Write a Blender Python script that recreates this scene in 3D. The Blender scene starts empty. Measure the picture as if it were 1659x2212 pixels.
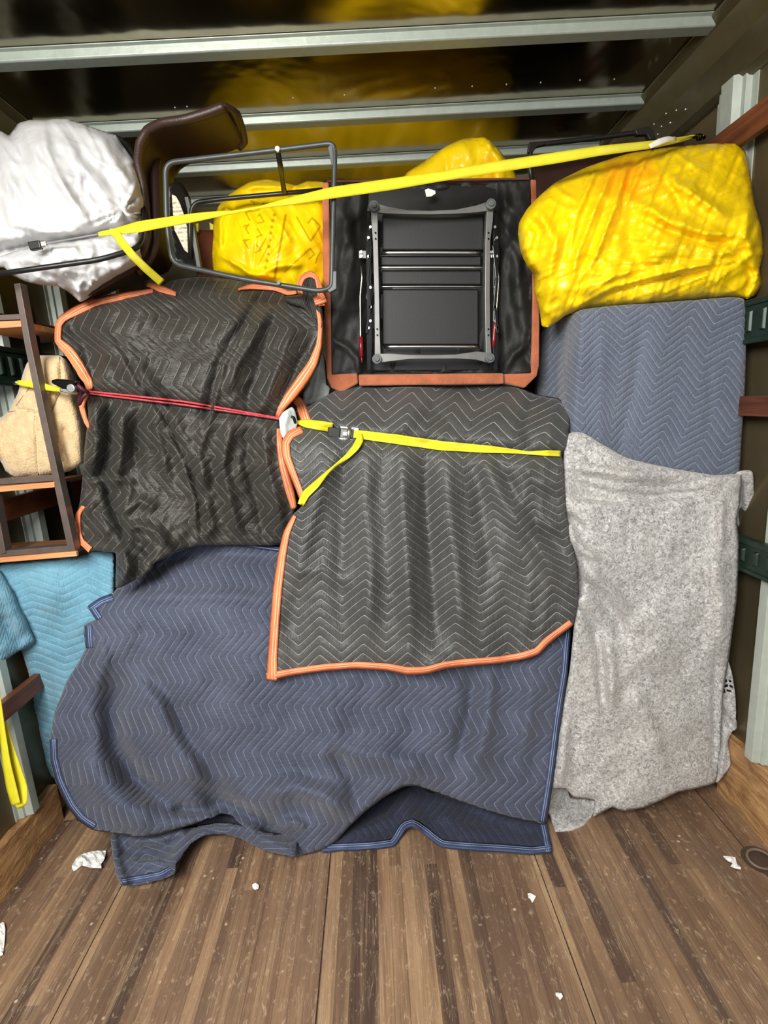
import bpy, math, random
import numpy as np
from mathutils import Vector, Matrix
from mathutils.geometry import delaunay_2d_cdt
random.seed(4)
SC = bpy.context.scene

# ------------------------------------------------------------------ camera
FPX = 1112.0; PITCH = math.radians(11.9); ROLL = math.radians(3.5); YAW = math.radians(0.8); EYE = 1.38
_F = np.array([math.sin(YAW)*math.cos(PITCH), math.cos(YAW)*math.cos(PITCH), -math.sin(PITCH)])
_R0 = np.array([math.cos(YAW), -math.sin(YAW), 0]); _U0 = np.cross(_R0, _F)
_R = _R0*math.cos(ROLL)-_U0*math.sin(ROLL); _U = _U0*math.cos(ROLL)+_R0*math.sin(ROLL)
cam = bpy.data.cameras.new('camera'); cam.sensor_fit = 'VERTICAL'; cam.sensor_height = 36.0
cam.lens = 36.0*FPX/2212.0; cam.clip_start = 0.02; cam.clip_end = 200
co = bpy.data.objects.new('camera', cam); SC.collection.objects.link(co)
co.matrix_world = Matrix(((_R[0], _U[0], -_F[0], 0), (_R[1], _U[1], -_F[1], 0), (_R[2], _U[2], -_F[2], EYE), (0, 0, 0, 1)))
SC.camera = co

# ------------------------------------------------------------------ world and light: daylight enters by the open rear of the box
w = bpy.data.worlds.new('daylight'); SC.world = w; w.use_nodes = True
_bg = w.node_tree.nodes['Background']; _bg.inputs[0].default_value = (0.90, 0.96, 1.0, 1); _bg.inputs[1].default_value = 0.75
WORLD_PORTAL = True
la = bpy.data.lights.new('door_daylight', 'AREA'); la.shape = 'RECTANGLE'; la.size = 1.1; la.size_y = 0.8
la.energy = 92; la.color = (1.0, 0.985, 0.95)
lo = bpy.data.objects.new('door_daylight', la); SC.collection.objects.link(lo)
lo.location = (-0.72, -0.5, 2.05); lo.rotation_euler = (math.radians(46), 0, math.radians(-22))
SC.view_settings.view_transform = 'Standard'; SC.view_settings.look = 'None'
SC.view_settings.gamma = 1.0; SC.view_settings.exposure = 0.1; SC.view_settings.use_curve_mapping = False

# ------------------------------------------------------------------ rays
def ray(x, y): return _F*FPX + _R*(x-829.5) - _U*(y-1106.0)
def P(x, y, Y):
    d = ray(x, y); t = Y/d[1]; return Vector((d[0]*t, Y, EYE+d[2]*t))
def onfloor(x, y, z=0.0):
    d = ray(x, y); t = (z-EYE)/d[2]; return Vector((d[0]*t, d[1]*t, z))
def onwall(x, y, X):
    d = ray(x, y); t = X/d[0]; return Vector((X, d[1]*t, EYE+d[2]*t))
def Parr(xy, Y):
    d = _F[None]*FPX + _R[None]*(xy[:, :1]-829.5) - _U[None]*(xy[:, 1:2]-1106.0)
    t = Y/d[:, 1]; o = d*t[:, None]; o[:, 2] += EYE; return o
def floorY(xy, z):
    d = _F[None]*FPX + _R[None]*(xy[:, :1]-829.5) - _U[None]*(xy[:, 1:2]-1106.0)
    with np.errstate(divide='ignore'):
        t = (z-EYE)/d[:, 2]
    return np.where(d[:, 2] < -1, d[:, 1]*t, 1e9)

# ------------------------------------------------------------------ maths
def tps(ctrl, lam=1e-4):
    c = np.array(ctrl, float); n = len(c); S = 400.0
    X = c[:, :2]/S; V = c[:, 2:]
    def K(a, b):
        r2 = ((a[:, None]-b[None])**2).sum(-1); return np.where(r2 > 1e-12, r2*np.log(np.maximum(r2, 1e-12)), 0)
    A = np.zeros((n+3, n+3)); A[:n, :n] = K(X, X)+lam*np.eye(n); A[:n, n] = 1; A[:n, n+1:] = X; A[n, :n] = 1; A[n+1:, :n] = X.T
    B = np.zeros((n+3, V.shape[1])); B[:n] = V
    W = np.linalg.solve(A, B)
    def f(xy):
        q = np.asarray(xy, float)/S
        return K(q, X)@W[:n] + W[n] + q@W[n+1:]
    return f
def _h(i, j, s):
    n = (i*374761393 + j*668265263 + s*974634777) & 0x7fffffff
    n = ((n ^ (n >> 13))*1274126177) & 0x7fffffff
    n = (n ^ (n >> 16)); return (n & 0xffff)/65535.0
def vnoise(x, y, s=0):
    i = np.floor(x).astype(np.int64); j = np.floor(y).astype(np.int64); fx = x-i; fy = y-j
    u = fx*fx*fx*(fx*(fx*6-15)+10); v = fy*fy*fy*(fy*(fy*6-15)+10)
    a = _h(i, j, s); b = _h(i+1, j, s); c = _h(i, j+1, s); d = _h(i+1, j+1, s)
    return (a*(1-u)+b*u)*(1-v)+(c*(1-u)+d*u)*v - 0.5
def fbm(x, y, s=0, o=3):
    r = 0; a = 1
    for k in range(o): r = r+a*vnoise(x*2**k+7.1*k, y*2**k+3.3*k, s+k); a *= 0.5
    return r
def ridged(x, y, s=0): return 1-2.0*np.abs(vnoise(x, y, s))*2
def aniso(xy, ang, lx, ly, s=0, o=2):
    a = math.radians(ang); u = xy[:, 0]*math.cos(a)+xy[:, 1]*math.sin(a); v = -xy[:, 0]*math.sin(a)+xy[:, 1]*math.cos(a)
    return fbm(u/lx, v/ly, s, o)
def pdist(xy, pl):
    """distance to a polyline, signed side and position 0..1 along it"""
    pl = np.array(pl, float); L = np.r_[0, np.cumsum(np.hypot(*(pl[1:]-pl[:-1]).T))]; tot = max(L[-1], 1e-9)
    best = np.full(len(xy), 1e18); T = np.zeros(len(xy)); S = np.ones(len(xy))
    for k in range(len(pl)-1):
        a = pl[k]; d = pl[k+1]-a; l2 = max((d*d).sum(), 1e-9)
        t = np.clip(((xy-a)@d)/l2, 0, 1); q = xy-a-t[:, None]*d; dd = (q*q).sum(1)
        m = dd < best; best = np.where(m, dd, best); T = np.where(m, (L[k]+t*math.sqrt(l2))/tot, T)
        S = np.where(m, np.sign(d[0]*(xy[:, 1]-a[1])-d[1]*(xy[:, 0]-a[0])), S)
    return np.sqrt(best), S, T
def smooth_line(pts, step, closed=False, rnd=0.5):
    """Catmull-Rom through the points, resampled"""
    p = np.array(pts, float); n = len(p); out = []
    rng = range(n if closed else n-1)
    for i in rng:
        p1 = p[i]; p2 = p[(i+1) % n]
        p0 = p[(i-1) % n] if (closed or i > 0) else p1
        p3 = p[(i+2) % n] if (closed or i < n-2) else p2
        L = np.hypot(*(p2[:2]-p1[:2])); k = max(1, int(round(L/step)))
        for j in range(k):
            t = j/k
            m1 = (p2-p0)*0.5*rnd*2*0.5; m2 = (p3-p1)*0.5*rnd*2*0.5
            # limit tangents so that long/short neighbours do not overshoot
            for m in (m1, m2):
                lm = np.hypot(*m[:2])
                if lm > L: m *= L/lm
            h = 2*t**3-3*t**2+1, t**3-2*t**2+t, -2*t**3+3*t**2, t**3-t**2
            out.append(h[0]*p1+h[1]*m1+h[2]*p2+h[3]*m2)
    if not closed: out.append(p[-1])
    return np.array(out)
def inside(xy, poly):
    x, y = xy[:, 0], xy[:, 1]; c = np.zeros(len(xy), bool); n = len(poly); j = n-1
    for i in range(n):
        xi, yi = poly[i]; xj, yj = poly[j]
        m = ((yi > y) != (yj > y)) & (x < (xj-xi)*(y-yi)/((yj-yi) if yj != yi else 1e-9)+xi); c ^= m; j = i
    return c

# ------------------------------------------------------------------ object helpers
def link(o, parent=None):
    SC.collection.objects.link(o)
    if parent is not None:
        o.parent = parent; o.matrix_parent_inverse = Matrix.Translation(-Vector(parent.location))
        if parent.parent is not None: o.matrix_parent_inverse = Matrix.Identity(4)
    return o
def meshobj(name, vs, fs, mats, parent=None, smooth=True, uv=None, mi=None, col=None):
    me = bpy.data.meshes.new(name); me.from_pydata([tuple(v) for v in vs], [], [tuple(f) for f in fs])
    if not isinstance(mats, (list, tuple)): mats = [mats]
    for m in mats: me.materials.append(m)
    if uv is not None:
        l = me.uv_layers.new(name='UVMap'); idx = np.zeros(len(me.loops), np.int32); me.loops.foreach_get('vertex_index', idx)
        l.data.foreach_set('uv', np.asarray(uv, float)[idx].ravel())
    if mi is not None: me.polygons.foreach_set('material_index', np.asarray(mi, np.int32))
    if col is not None:
        a = me.color_attributes.new('print', 'FLOAT_COLOR', 'POINT')
        c = np.ones((len(me.vertices), 4)); c[:, 0] = c[:, 1] = c[:, 2] = 0; c[:len(col), :3] = col; a.data.foreach_set('color', c.ravel())
    if smooth: me.shade_smooth()
    me.validate(); me.update()
    o = bpy.data.objects.new(name, me)
    return link(o, parent)
def tag(o, label=None, cat=None, group=None, kind=None):
    if label: o['label'] = label
    if cat: o['category'] = cat
    if group: o['group'] = group
    if kind: o['kind'] = kind
    return o
def thing(name, label, cat, loc, group=None):
    o = bpy.data.objects.new(name, None); o.empty_display_size = 0.05; o.location = loc; SC.collection.objects.link(o)
    return tag(o, label, cat, group)
def solid(o, t, off=-1.0):
    m = o.modifiers.new('thickness', 'SOLIDIFY'); m.thickness = t; m.offset = off; return o
def bevel(o, wd, seg=2):
    m = o.modifiers.new('bevel', 'BEVEL'); m.width = wd; m.segments = seg; m.limit_method = 'ANGLE'; m.angle_limit = math.radians(35); return o
def subsurf(o, n=1):
    m = o.modifiers.new('sub', 'SUBSURF'); m.levels = n; m.render_levels = n; return o
class MB:
    def __init__(s): s.v = []; s.f = []; s.m = []
    def add(s, vs, fs, mi=0):
        b = len(s.v); s.v += [tuple(v) for v in vs]; s.f += [tuple(i+b for i in f) for f in fs]; s.m += [mi]*len(fs); return s
    def box(s, x0, x1, y0, y1, z0, z1, mi=0):
        return s.hexa([(x0, y0, z0), (x1, y0, z0), (x1, y0, z1), (x0, y0, z1)], [(x0, y1, z0), (x1, y1, z0), (x1, y1, z1), (x0, y1, z1)], mi)
    def hexa(s, a, b, mi=0):      # a: front loop, b: back loop
        n = len(a); f = [tuple(range(n)), tuple(range(2*n-1, n-1, -1))]
        f += [(i, i+n, (i+1) % n+n, (i+1) % n) for i in range(n)]
        return s.add(list(a)+list(b), f, mi)
    def tube(s, pts, r, n=10, mi=0, closed=False, cap=True):
        P_ = [Vector(p) for p in pts]; m = len(P_); rr = r if hasattr(r, '__len__') else [r]*m
        t0 = (P_[1]-P_[0]).normalized(); up = Vector((0, 0, 1)) if abs(t0.z) < 0.9 else Vector((1, 0, 0)); u = t0.cross(up).normalized(); vs = []
        for i in range(m):
            if closed: t = (P_[(i+1) % m]-P_[i-1]).normalized()
            else: t = (P_[min(i+1, m-1)]-P_[max(i-1, 0)]).normalized()
            u = (u-t*u.dot(t)).normalized(); v = t.cross(u)
            for k in range(n):
                a = 2*math.pi*k/n; vs.append(P_[i]+(u*math.cos(a)+v*math.sin(a))*rr[i])
        fs = [(i*n+k, i*n+(k+1) % n, (i+1)*n+(k+1) % n, (i+1)*n+k) for i in range(m-1) for k in range(n)]
        if closed: fs += [((m-1)*n+k, (m-1)*n+(k+1) % n, (k+1) % n, k) for k in range(n)]
        elif cap: fs += [tuple(range(n-1, -1, -1)), tuple((m-1)*n+k for k in range(n))]
        return s.add(vs, fs, mi)
    def cyl(s, a, b, r, n=16, mi=0): return s.tube([a, b], r, n, mi)
    def ball(s, c, r, mi=0, n=8, sc=(1, 1, 1)):
        vs = []; fs = []
        for i in range(n+1):
            th = math.pi*i/n
            for k in range(2*n):
                ph = math.pi*k/n; vs.append((c[0]+r*sc[0]*math.sin(th)*math.cos(ph), c[1]+r*sc[1]*math.sin(th)*math.sin(ph), c[2]+r*sc[2]*math.cos(th)))
        for i in range(n):
            for k in range(2*n): fs.append((i*2*n+k, (i+1)*2*n+k, (i+1)*2*n+(k+1) % (2*n), i*2*n+(k+1) % (2*n)))
        return s.add(vs, fs, mi)
    def build(s, name, mats, parent=None, smooth=False, bev=0):
        o = meshobj(name, s.v, s.f, mats, parent, smooth=smooth, mi=s.m)
        if bev: bevel(o, bev)
        return o
def slab(pts, Y, depth, taper=1.0):
    """polygon traced at distance Y, given real depth"""
    a = [P(x, y, Y) for x, y in pts]; c = sum(a, Vector())/len(a)
    b = [Vector((c.x+(p.x-c.x)*taper, p.y+depth, c.z+(p.z-c.z)*taper)) for p in a]
    return MB().hexa(a, b)
def settle(o):
    """put the origin of a one-mesh thing at the centre of its base (children keep their place)"""
    me = o.data; n = len(me.vertices); c = np.zeros(n*3); me.vertices.foreach_get('co', c); c = c.reshape(-1, 3)
    loc = Vector(((c[:, 0].min()+c[:, 0].max())/2, (c[:, 1].min()+c[:, 1].max())/2, c[:, 2].min()))
    me.transform(Matrix.Translation(-loc)); o.location = loc
    for ch in o.children: ch.matrix_parent_inverse = Matrix.Translation(-loc)
    return o

# ------------------------------------------------------------------ materials
def mat(name):
    m = bpy.data.materials.new(name); m.use_nodes = True; nt = m.node_tree
    return m, nt, nt.nodes['Principled BSDF']
def N(nt, typ, **kw):
    n = nt.nodes.new(typ)
    for k, v in kw.items(): setattr(n, k, v)
    return n
def M(nt, op, a, b=None, c=None):
    n = nt.nodes.new('ShaderNodeMath'); n.operation = op
    for i, v in enumerate((a, b, c)):
        if v is None: continue
        if isinstance(v, (int, float)): n.inputs[i].default_value = v
        else: nt.links.new(v, n.inputs[i])
    return n.outputs[0]
def MR(nt, v, a, b, c=0.0, d=1.0, t='LINEAR'):
    n = nt.nodes.new('ShaderNodeMapRange'); n.interpolation_type = t
    nt.links.new(v, n.inputs[0])
    for i, q in enumerate((a, b, c, d)): n.inputs[i+1].default_value = q
    return n.outputs[0]
def NOISE(nt, vec, sc, det=3, rough=0.5, dist=0.0):
    n = nt.nodes.new('ShaderNodeTexNoise'); n.inputs['Scale'].default_value = sc; n.inputs['Detail'].default_value = det
    n.inputs['Roughness'].default_value = rough; n.inputs['Distortion'].default_value = dist
    if vec is not None: nt.links.new(vec, n.inputs['Vector'])
    return n.outputs['Fac']
def MAPV(nt, src, scale, rot=(0, 0, 0)):
    n = nt.nodes.new('ShaderNodeMapping'); nt.links.new(src, n.inputs[0]); n.inputs['Scale'].default_value = scale; n.inputs['Rotation'].default_value = rot
    return n.outputs[0]
def MIX(nt, f, a, b, bt='MIX'):
    n = nt.nodes.new('ShaderNodeMix'); n.data_type = 'RGBA'; n.blend_type = bt
    for i, v in ((0, f), (6, a), (7, b)):
        if isinstance(v, (int, float)): n.inputs[i].default_value = v
        elif isinstance(v, tuple): n.inputs[i].default_value = (*v, 1) if len(v) == 3 else v
        else: nt.links.new(v, n.inputs[i])
    return n.outputs[2]
def BUMP(nt, h, dist, st=1.0, prev=None):
    n = nt.nodes.new('ShaderNodeBump'); n.inputs['Distance'].default_value = dist; n.inputs['Strength'].default_value = st
    nt.links.new(h, n.inputs['Height'])
    if prev is not None: nt.links.new(prev, n.inputs['Normal'])
    return n.outputs[0]
def OBJC(nt): return nt.nodes.new('ShaderNodeTexCoord').outputs['Object']
def GEO(nt): return nt.nodes.new('ShaderNodeNewGeometry').outputs['Position']
def srgb(r, g, b):
    f = lambda c: (c/255/12.92) if c/255 <= 0.04045 else ((c/255+0.055)/1.055)**2.4
    return (f(r), f(g), f(b))
def plain(name, col, rough=0.5, metal=0.0, var=0.15, nsc=30, bump=0.0, bsc=200, spec=0.5, sheen=0.0):
    m, nt, b = mat(name); g = GEO(nt); n = NOISE(nt, g, nsc)
    c2 = tuple(max(0, x*(1-var)) for x in col); c3 = tuple(min(1, x*(1+var)) for x in col)
    nt.links.new(MIX(nt, MR(nt, n, 0.3, 0.7), c2, c3), b.inputs['Base Color'])
    b.inputs['Roughness'].default_value = rough; b.inputs['Metallic'].default_value = metal
    b.inputs['Specular IOR Level'].default_value = spec
    if sheen: b.inputs['Sheen Weight'].default_value = sheen
    if bump: nt.links.new(BUMP(nt, NOISE(nt, g, bsc), bump), b.inputs['Normal'])
    return m
def quilt(name, base, base2, line, amp=1.8, lw=0.055, rough=0.6, puff=0.0028, wrk=0.0012, sheen=0.2, spec=0.4, linefac=0.8, phase=0.0):
    """moving pad: zigzag stitch rows, one row per unit of V, one zigzag per unit of U"""
    m, nt, b = mat(name); tc = nt.nodes.new('ShaderNodeTexCoord'); sp = nt.nodes.new('ShaderNodeSeparateXYZ'); nt.links.new(tc.outputs['UV'], sp.inputs[0])
    u, v = sp.outputs[0], sp.outputs[1]; g = GEO(nt)
    tri = M(nt, 'DIVIDE', M(nt, 'ARCCOSINE', M(nt, 'MULTIPLY', M(nt, 'COSINE', M(nt, 'MULTIPLY', M(nt, 'ADD', u, phase), 2*math.pi)), 0.99)), math.pi)
    wob = M(nt, 'MULTIPLY', M(nt, 'SUBTRACT', NOISE(nt, g, 14, 2), 0.5), 0.22)
    wv = M(nt, 'ADD', M(nt, 'ADD', v, M(nt, 'MULTIPLY', tri, amp)), wob)
    t = M(nt, 'PINGPONG', wv, 0.5)
    lm = M(nt, 'MULTIPLY', MR(nt, t, lw*0.45, lw*1.15, 1.0, 0.0, 'SMOOTHSTEP'), MR(nt, NOISE(nt, g, 55, 2), 0.3, 0.6, 0.5, 1.0))
    col = MIX(nt, MR(nt, NOISE(nt, g, 6, 4, 0.6), 0.35, 0.65), base, base2)
    fib = NOISE(nt, g, 420, 2); col = MIX(nt, MR(nt, fib, 0.3, 0.7, 0.0, 0.35), col, tuple(min(1, c*1.9+0.01) for c in base2))
    col = MIX(nt, M(nt, 'MULTIPLY', lm, linefac), col, line)
    nt.links.new(col, b.inputs['Base Color'])
    b.inputs['Roughness'].default_value = rough; b.inputs['Specular IOR Level'].default_value = spec; b.inputs['Sheen Weight'].default_value = sheen
    h = M(nt, 'POWER', MR(nt, t, 0.0, 0.42), 0.6)
    n1 = BUMP(nt, h, puff, 0.9)
    # small puckers run across the rows
    wn = NOISE(nt, MAPV(nt, tc.outputs['UV'], (20.0, 1.1, 1)), 1.0, 3, 0.55, 0.5)
    n2 = BUMP(nt, wn, puff*1.5, 0.75, n1)
    n3 = BUMP(nt, NOISE(nt, g, 26, 3, 0.5, 1.2), wrk*4, 0.45, n2)
    n4 = BUMP(nt, fib, 0.0006, 0.6, n3)
    nt.links.new(n4, b.inputs['Normal'])
    return m
def binding(name, col, stitch):
    m, nt, b = mat(name); tc = nt.nodes.new('ShaderNodeTexCoord'); sp = nt.nodes.new('ShaderNodeSeparateXYZ'); nt.links.new(tc.outputs['UV'], sp.inputs[0]); g = GEO(nt)
    v = sp.outputs[1]
    a = MR(nt, M(nt, 'ABSOLUTE', M(nt, 'SUBTRACT', v, 0.48)), 0.02, 0.06, 1, 0); c = MR(nt, M(nt, 'ABSOLUTE', M(nt, 'SUBTRACT', v, 0.76)), 0.02, 0.06, 1, 0)
    s = M(nt, 'MULTIPLY', M(nt, 'MAXIMUM', a, c), 0.75)
    base = MIX(nt, MR(nt, NOISE(nt, g, 18, 3), 0.35, 0.65), tuple(x*0.86 for x in col), tuple(min(1, x*1.1) for x in col))
    nt.links.new(MIX(nt, s, base, stitch), b.inputs['Base Color']); b.inputs['Roughness'].default_value = 0.7
    h = M(nt, 'SUBTRACT', NOISE(nt, g, 120, 3), s)
    nt.links.new(BUMP(nt, h, 0.002, 0.7), b.inputs['Normal'])
    return m
def webbing(name, col):
    m, nt, b = mat(name); tc = nt.nodes.new('ShaderNodeTexCoord'); g = GEO(nt)
    wv = N(nt, 'ShaderNodeTexWave'); wv.inputs['Scale'].default_value = 140; nt.links.new(MAPV(nt, tc.outputs['UV'], (0.08, 0.012, 1), (0, 0, 0.6)), wv.inputs[0])
    base = MIX(nt, MR(nt, NOISE(nt, g, 25, 3), 0.35, 0.7), tuple(x*0.86 for x in col), col)
    nt.links.new(base, b.inputs['Base Color']); b.inputs['Roughness'].default_value = 0.45
    nt.links.new(BUMP(nt, wv.outputs['Fac'], 0.0008, 0.6), b.inputs['Normal'])
    return m
def plastic_bag(name, col, col2, rough=0.28, patch=None, prt=None, thin=0.25, wr=1.0, csc=16):
    m, nt, b = mat(name); g = GEO(nt)
    c = MIX(nt, MR(nt, NOISE(nt, g, 5, 3), 0.35, 0.7), col, col2)
    at = N(nt, 'ShaderNodeAttribute'); at.attribute_name = 'print'; sp = nt.nodes.new('ShaderNodeSeparateColor'); nt.links.new(at.outputs['Color'], sp.inputs[0])
    if patch: c = MIX(nt, sp.outputs[1], c, patch)
    if prt: c = MIX(nt, MR(nt, sp.outputs[0], 0.25, 0.7), c, prt)
    nt.links.new(c, b.inputs['Base Color']); b.inputs['Roughness'].default_value = rough
    b.inputs['Specular IOR Level'].default_value = 0.35; b.inputs['Subsurface Weight'].default_value = thin; b.inputs['Subsurface Radius'].default_value = (0.02, 0.015, 0.008); b.inputs['Subsurface Scale'].default_value = 1
    vo = N(nt, 'ShaderNodeTexVoronoi'); vo.feature = 'DISTANCE_TO_EDGE'; vo.inputs['Scale'].default_value = csc
    dn = N(nt, 'ShaderNodeTexNoise'); dn.inputs['Scale'].default_value = 6; nt.links.new(g, dn.inputs['Vector'])
    va = N(nt, 'ShaderNodeVectorMath', operation='ADD'); vs_ = N(nt, 'ShaderNodeVectorMath', operation='SCALE'); vs_.inputs['Scale'].default_value = 0.25
    nt.links.new(dn.outputs['Color'], vs_.inputs[0]); nt.links.new(g, va.inputs[0]); nt.links.new(vs_.outputs[0], va.inputs[1]); nt.links.new(va.outputs[0], vo.inputs['Vector'])
    n1 = BUMP(nt, MR(nt, vo.outputs['Distance'], 0, 0.3, 1, 0), 0.004*wr, 0.15)
    n2 = BUMP(nt, NOISE(nt, MAPV(nt, g, (1.6, 1.6, 0.9), (0.3, 0.5, 0.6)), 14, 3, 0.5, 1.2), 0.010*wr, 0.25, n1)
    nt.links.new(n2, b.inputs['Normal'])
    return m
ORANGE = srgb(236, 128, 78)
M_quilt_black = quilt('black_quilted_pad', srgb(56, 57, 57), srgb(72, 72, 70), srgb(190, 190, 186), rough=0.5, sheen=0.1, spec=0.4, lw=0.04, phase=0.5, amp=2.0)
M_quilt_black_old = quilt('black_quilted_pad_worn', srgb(42, 40, 37), srgb(54, 52, 47), srgb(146, 143, 132), rough=0.5, sheen=0.05, wrk=0.0014, spec=0.4, linefac=0.6, lw=0.04, amp=2.2)
M_quilt_navy = quilt('navy_quilted_pad', srgb(56, 61, 78), srgb(70, 75, 92), srgb(150, 160, 182), rough=0.8, amp=2.0, sheen=0.15, linefac=0.55, puff=0.0032)
M_quilt_navy_up = quilt('slate_blue_quilted_pad', srgb(76, 84, 102), srgb(90, 98, 114), srgb(176, 180, 192), rough=0.8, phase=0.5, amp=2.5, sheen=0.25, linefac=0.7, wrk=0.0006)
M_quilt_navy_dark = quilt('navy_pad_dark_and_shade', srgb(30, 34, 50), srgb(42, 46, 64), srgb(84, 90, 112), rough=0.85, amp=2.0, sheen=0.1, linefac=0.4)  # darker navy than the pad; also paints the shade in the fold gap
M_quilt_teal = quilt('teal_quilted_pad', srgb(82, 130, 152), srgb(108, 156, 176), srgb(150, 200, 218), rough=0.9, amp=1.6, sheen=0.3, linefac=0.5, lw=0.09, puff=0.0032)
M_orange = binding('orange_binding', ORANGE, srgb(255, 214, 186))
M_bluebind = binding('blue_binding', srgb(60, 70, 104), srgb(176, 196, 228))
M_yellow_web = webbing('yellow_webbing', srgb(250, 238, 48))
M_black = plain('black_painted_metal', srgb(34, 34, 34), 0.35, 0.2)
M_blackgl = plain('black_gloss_metal', srgb(16, 16, 16), 0.15, 0.3)
M_tube = plain('charcoal_tube', srgb(62, 66, 66), 0.42, 0.1)
M_gclip = plain('grey_plastic', srgb(88, 92, 92), 0.5)
M_steel = plain('bright_steel', (0.62, 0.62, 0.62), 0.28, 1.0, 0.1)
M_greysteel = plain('grey_painted_steel', srgb(118, 118, 115), 0.38, 0.5, 0.1)
M_brown = plain('dark_brown_moulded_shell', srgb(56, 36, 28), 0.45, 0, 0.12, 12, 0.0006, 260)
M_redbrown = plain('chestnut_shell', srgb(120, 62, 38), 0.6, 0, 0.12)
M_red = plain('dark_red_tube', srgb(120, 24, 34), 0.3)
M_redcord = plain('red_cord', srgb(206, 70, 76), 0.7, 0, 0.35, 220)
M_leather = plain('rust_suede', srgb(172, 98, 64), 0.75, 0, 0.2, 22, 0.002, 90, 0.3, 0.4)
M_dust = plain('black_dust_cloth', srgb(24, 23, 21), 0.62, 0, 0.2, 12, 0.003, 22, 0.4)
M_panel = plain('black_panel', srgb(19, 18, 17), 0.5, 0, 0.15, 300, 0.0004, 500)
M_white = plain('white_paper', srgb(240, 240, 236), 0.7, 0, 0.04, 30, 0.003, 60)
M_tagw = plain('white_label', srgb(236, 232, 220), 0.6, 0, 0.06, 40)
M_flatbar = plain('dull_brown_steel', srgb(98, 86, 80), 0.45, 0.25, 0.12)
M_greenrail = plain('dark_green_rail', srgb(34, 52, 42), 0.4, 0.2, 0.3, 20)
M_clear = plain('grey_plastic_wrap', srgb(180, 186, 184), 0.3, 0, 0.2, 25, 0.004, 40)

def wood(name, c1, c2, rough=0.6, sc=(3, 3, 60), bump=0.001, blot=0.5):
    m, nt, b = mat(name); g = GEO(nt); n = NOISE(nt, MAPV(nt, g, sc), 1.0, 5, 0.65, 0.4); bl = NOISE(nt, g, 9, 3)
    c = MIX(nt, MR(nt, n, 0.3, 0.7), c1, c2); c = MIX(nt, MR(nt, bl, 0.45, 0.75, 0, blot), c, tuple(x*0.45 for x in c1))
    nt.links.new(c, b.inputs['Base Color']); b.inputs['Roughness'].default_value = rough
    nt.links.new(BUMP(nt, n, bump), b.inputs['Normal']); return m
M_kick = wood('rough_plywood_kick_board', srgb(138, 94, 56), srgb(208, 164, 112), 0.7, (24, 9, 30), 0.012, 0.4)
M_rail = wood('stained_wood_rail', srgb(74, 38, 22), srgb(132, 76, 48), 0.5, (30, 2, 40), 0.001, 0.5)
M_shelfwood = wood('orange_wood_shelf', srgb(182, 116, 70), srgb(226, 164, 112), 0.5, (4, 40, 60), 0.0005, 0.1)
M_shelftop = wood('brown_wood_shelf', srgb(110, 72, 46), srgb(150, 104, 70), 0.5, (4, 40, 60), 0.0005, 0.3)

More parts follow.
